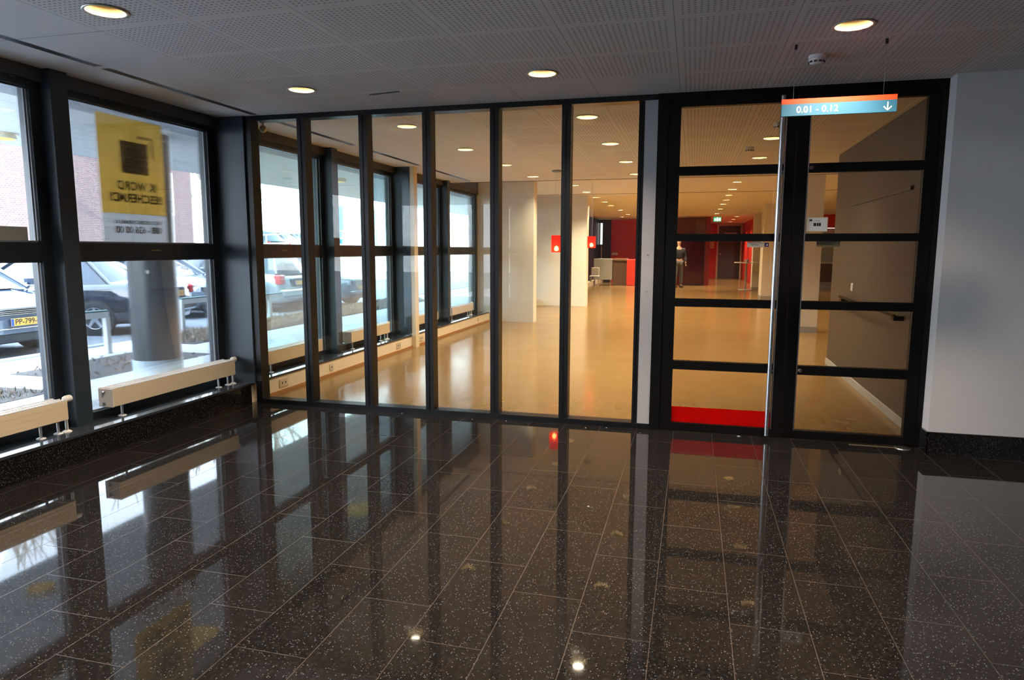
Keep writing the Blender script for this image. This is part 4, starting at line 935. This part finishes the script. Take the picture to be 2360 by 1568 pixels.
car(-15.5, 25.3, 'nose', 'estate', p_silver, '', 'distant silver car behind the white railing, right one', L=4.4)
car(-15.5, 28.6, 'nose', 'hatch', p_dblue, '', 'distant blue car near the blue building', L=4.2)

# brick building with white base and dark windows
n = NT('brick_wall', .9)
bt = n.t.nodes.new('ShaderNodeTexBrick'); n.L(n.vec(n.y, n.z, 0.0), bt.inputs['Vector']); bt.inputs['Scale'].default_value = 4.0
bt.inputs['Color1'].default_value = (0.085, .050, .048, 1); bt.inputs['Color2'].default_value = (0.11, .068, .062, 1); bt.inputs['Mortar'].default_value = (.16, .13, .125, 1); bt.inputs['Mortar Size'].default_value = .03
n.L(bt.outputs[0], n.p.inputs['Base Color']); m_brick = n.m
bb = thing('brick_building', 'brick building with a pale base across the car park', 'building', (-20, 8, GZ-.08))
wpart(MB().box(-26, -18, -8, 19.6, 1.7, 5.4), 'wall', m_brick, bb)
wpart(MB().box(-26, -18.02, -8, 19.6, GZ-.08, 1.7), 'base', pmat('pale_render', (0.72, .68, .64, 1), .8), bb)
for (a, b) in ((17.7, 18.5), (15.2, 16.2), (8.4, 9.6), (3.5, 5.0)):
    f = wpart(MB().box(-18.02, -17.95, a, b, 2.9, 4.6), 'window', m_white, bb); q = MB().box(-17.945, -17.94, a+.08, b-.08, 2.98, 4.52); q.v = [(x-bb.location[0], y-bb.location[1], z-bb.location[2]) for x, y, z in q.v]; q.build('window_pane', m_carglass, f)
# blue corrugated building
n = NT('blue_cladding', .5); cr = n.op('FRACT', n.op('MULTIPLY', n.y, 2.2))
n.L(n.mix(n.op('LESS_THAN', cr, .35), (.16, .42, .55, 1), (.38, .60, .68, 1)), n.p.inputs['Base Color'])
bl = thing('blue_building', 'pale blue ribbed building far behind the cars', 'building', (-30, 56, GZ-.08))
wpart(MB().box(-29.4, -28, 51.3, 66, GZ-.08, 5.45), 'wall', n.m, bl)
wpart(MB().box(-29.2, -28.3, 49.9, 51.29, GZ-.08, 5.3), 'door_panel', pmat('mid_blue', (.06, .26, .42, 1), .5), bl)
# white railing on a ramp
rl = thing('ramp_railing', 'white tubular railing on the ramp behind the parked cars', 'railing', (-13, 20, GZ))
rp_ = MB(); 
for z in (2.15, 2.6, 3.0): pass
for zz in (.35, .70, 1.05): wpart(MB().tube((-13, 14.5, .85+zz), (-13, 24, 1.35+zz), .03, 8).tube((-13, 24, 1.35+zz), (-13, 31, 1.9+zz), .03, 8), 'rail', m_bw, rl)
for k in range(12): yy = 14.5+k*1.5; zb = .85+(yy-14.5)*.053; wpart(MB().tube((-13, yy, zb-.2), (-13, yy, zb+1.06), .03, 8), 'post', m_bw, rl)
struct(MB().prism([(14.3, GZ-.08), (31.2, GZ-.08), (31.2, 1.85), (24, 1.30), (14.3, .80)], 'X', -14.4, -12.9).build('ramp_wall', pmat('ramp_concrete', (0.60, .60, .50, 1), .8)), 'pale concrete ramp wall behind the cars', 'ramp')
struct(MB().box(-26, -14.4, 14, 33, GZ-.1, .9).build('ground_terrace', pmat('terrace', (0.45, .46, .46, 1), .8)))
for o in bpy.data.objects:
    if o.name.startswith('parked_car') and o.location.x < -12: o.location.z = .9
# bare trees
def tree(x, y, h, lab, seed, spread=1.0):
    r = random.Random(seed); t = thing('bare_tree', lab, 'tree', (x, y, GZ-.05), group='bare trees across the car park')
    tr = MB(); br_ = MB()
    def grow(p, d, l, rad, lev):
        q = p+d*l; (tr if lev == 0 else br_).tube(p, q, rad, 7 if lev < 2 else 4, rad*.7, caps=False)
        if lev >= 5: return
        for _ in range(3 if lev < 4 else 2):
            nd = (d+Vector((r.uniform(-.8, .8), r.uniform(-.8, .8), r.uniform(-.1, .6)))*spread*.8).normalized(); grow(q, nd, l*r.uniform(.6, .85), rad*.62, lev+1)
    grow(Vector((0, 0, 0)), Vector((0, 0, 1)), h*.32, h*.026, 0)
    m_bark = bpy.data.materials.get('pale_bark') or pmat('pale_bark', (0.40, .34, .26, 1), .9)
    tr.build('trunk', m_bark, t); br_.build('branches', m_bark, t)
tree(-14.9, 18.6, 9, 'pale bare tree seen in the first pane between two cars', 5)
tree(-23, 31, 12, 'bare tree beyond the railing', 6); tree(-13, -13, 11, 'bare tree far left outside the picture', 8); tree(-20, -20, 9, 'bare tree behind the viewer, near', 9); tree(-30, 34, 12, 'bare tree near the blue building', 10); tree(-27, -18, 12, 'bare tree behind the viewer, far', 12)
for i, (x, y, h_, lb) in enumerate(((-30, 2, 15, 'bare tree rising behind the left half of the brick building'), (-34, 9, 14, 'bare tree rising behind the middle of the brick building'), (-30, 17, 15, 'bare tree rising behind the right end of the brick building'), (-33, 25, 13, 'bare tree just past the end of the brick building'))): tree(x, y, h_, lb, 20+i)
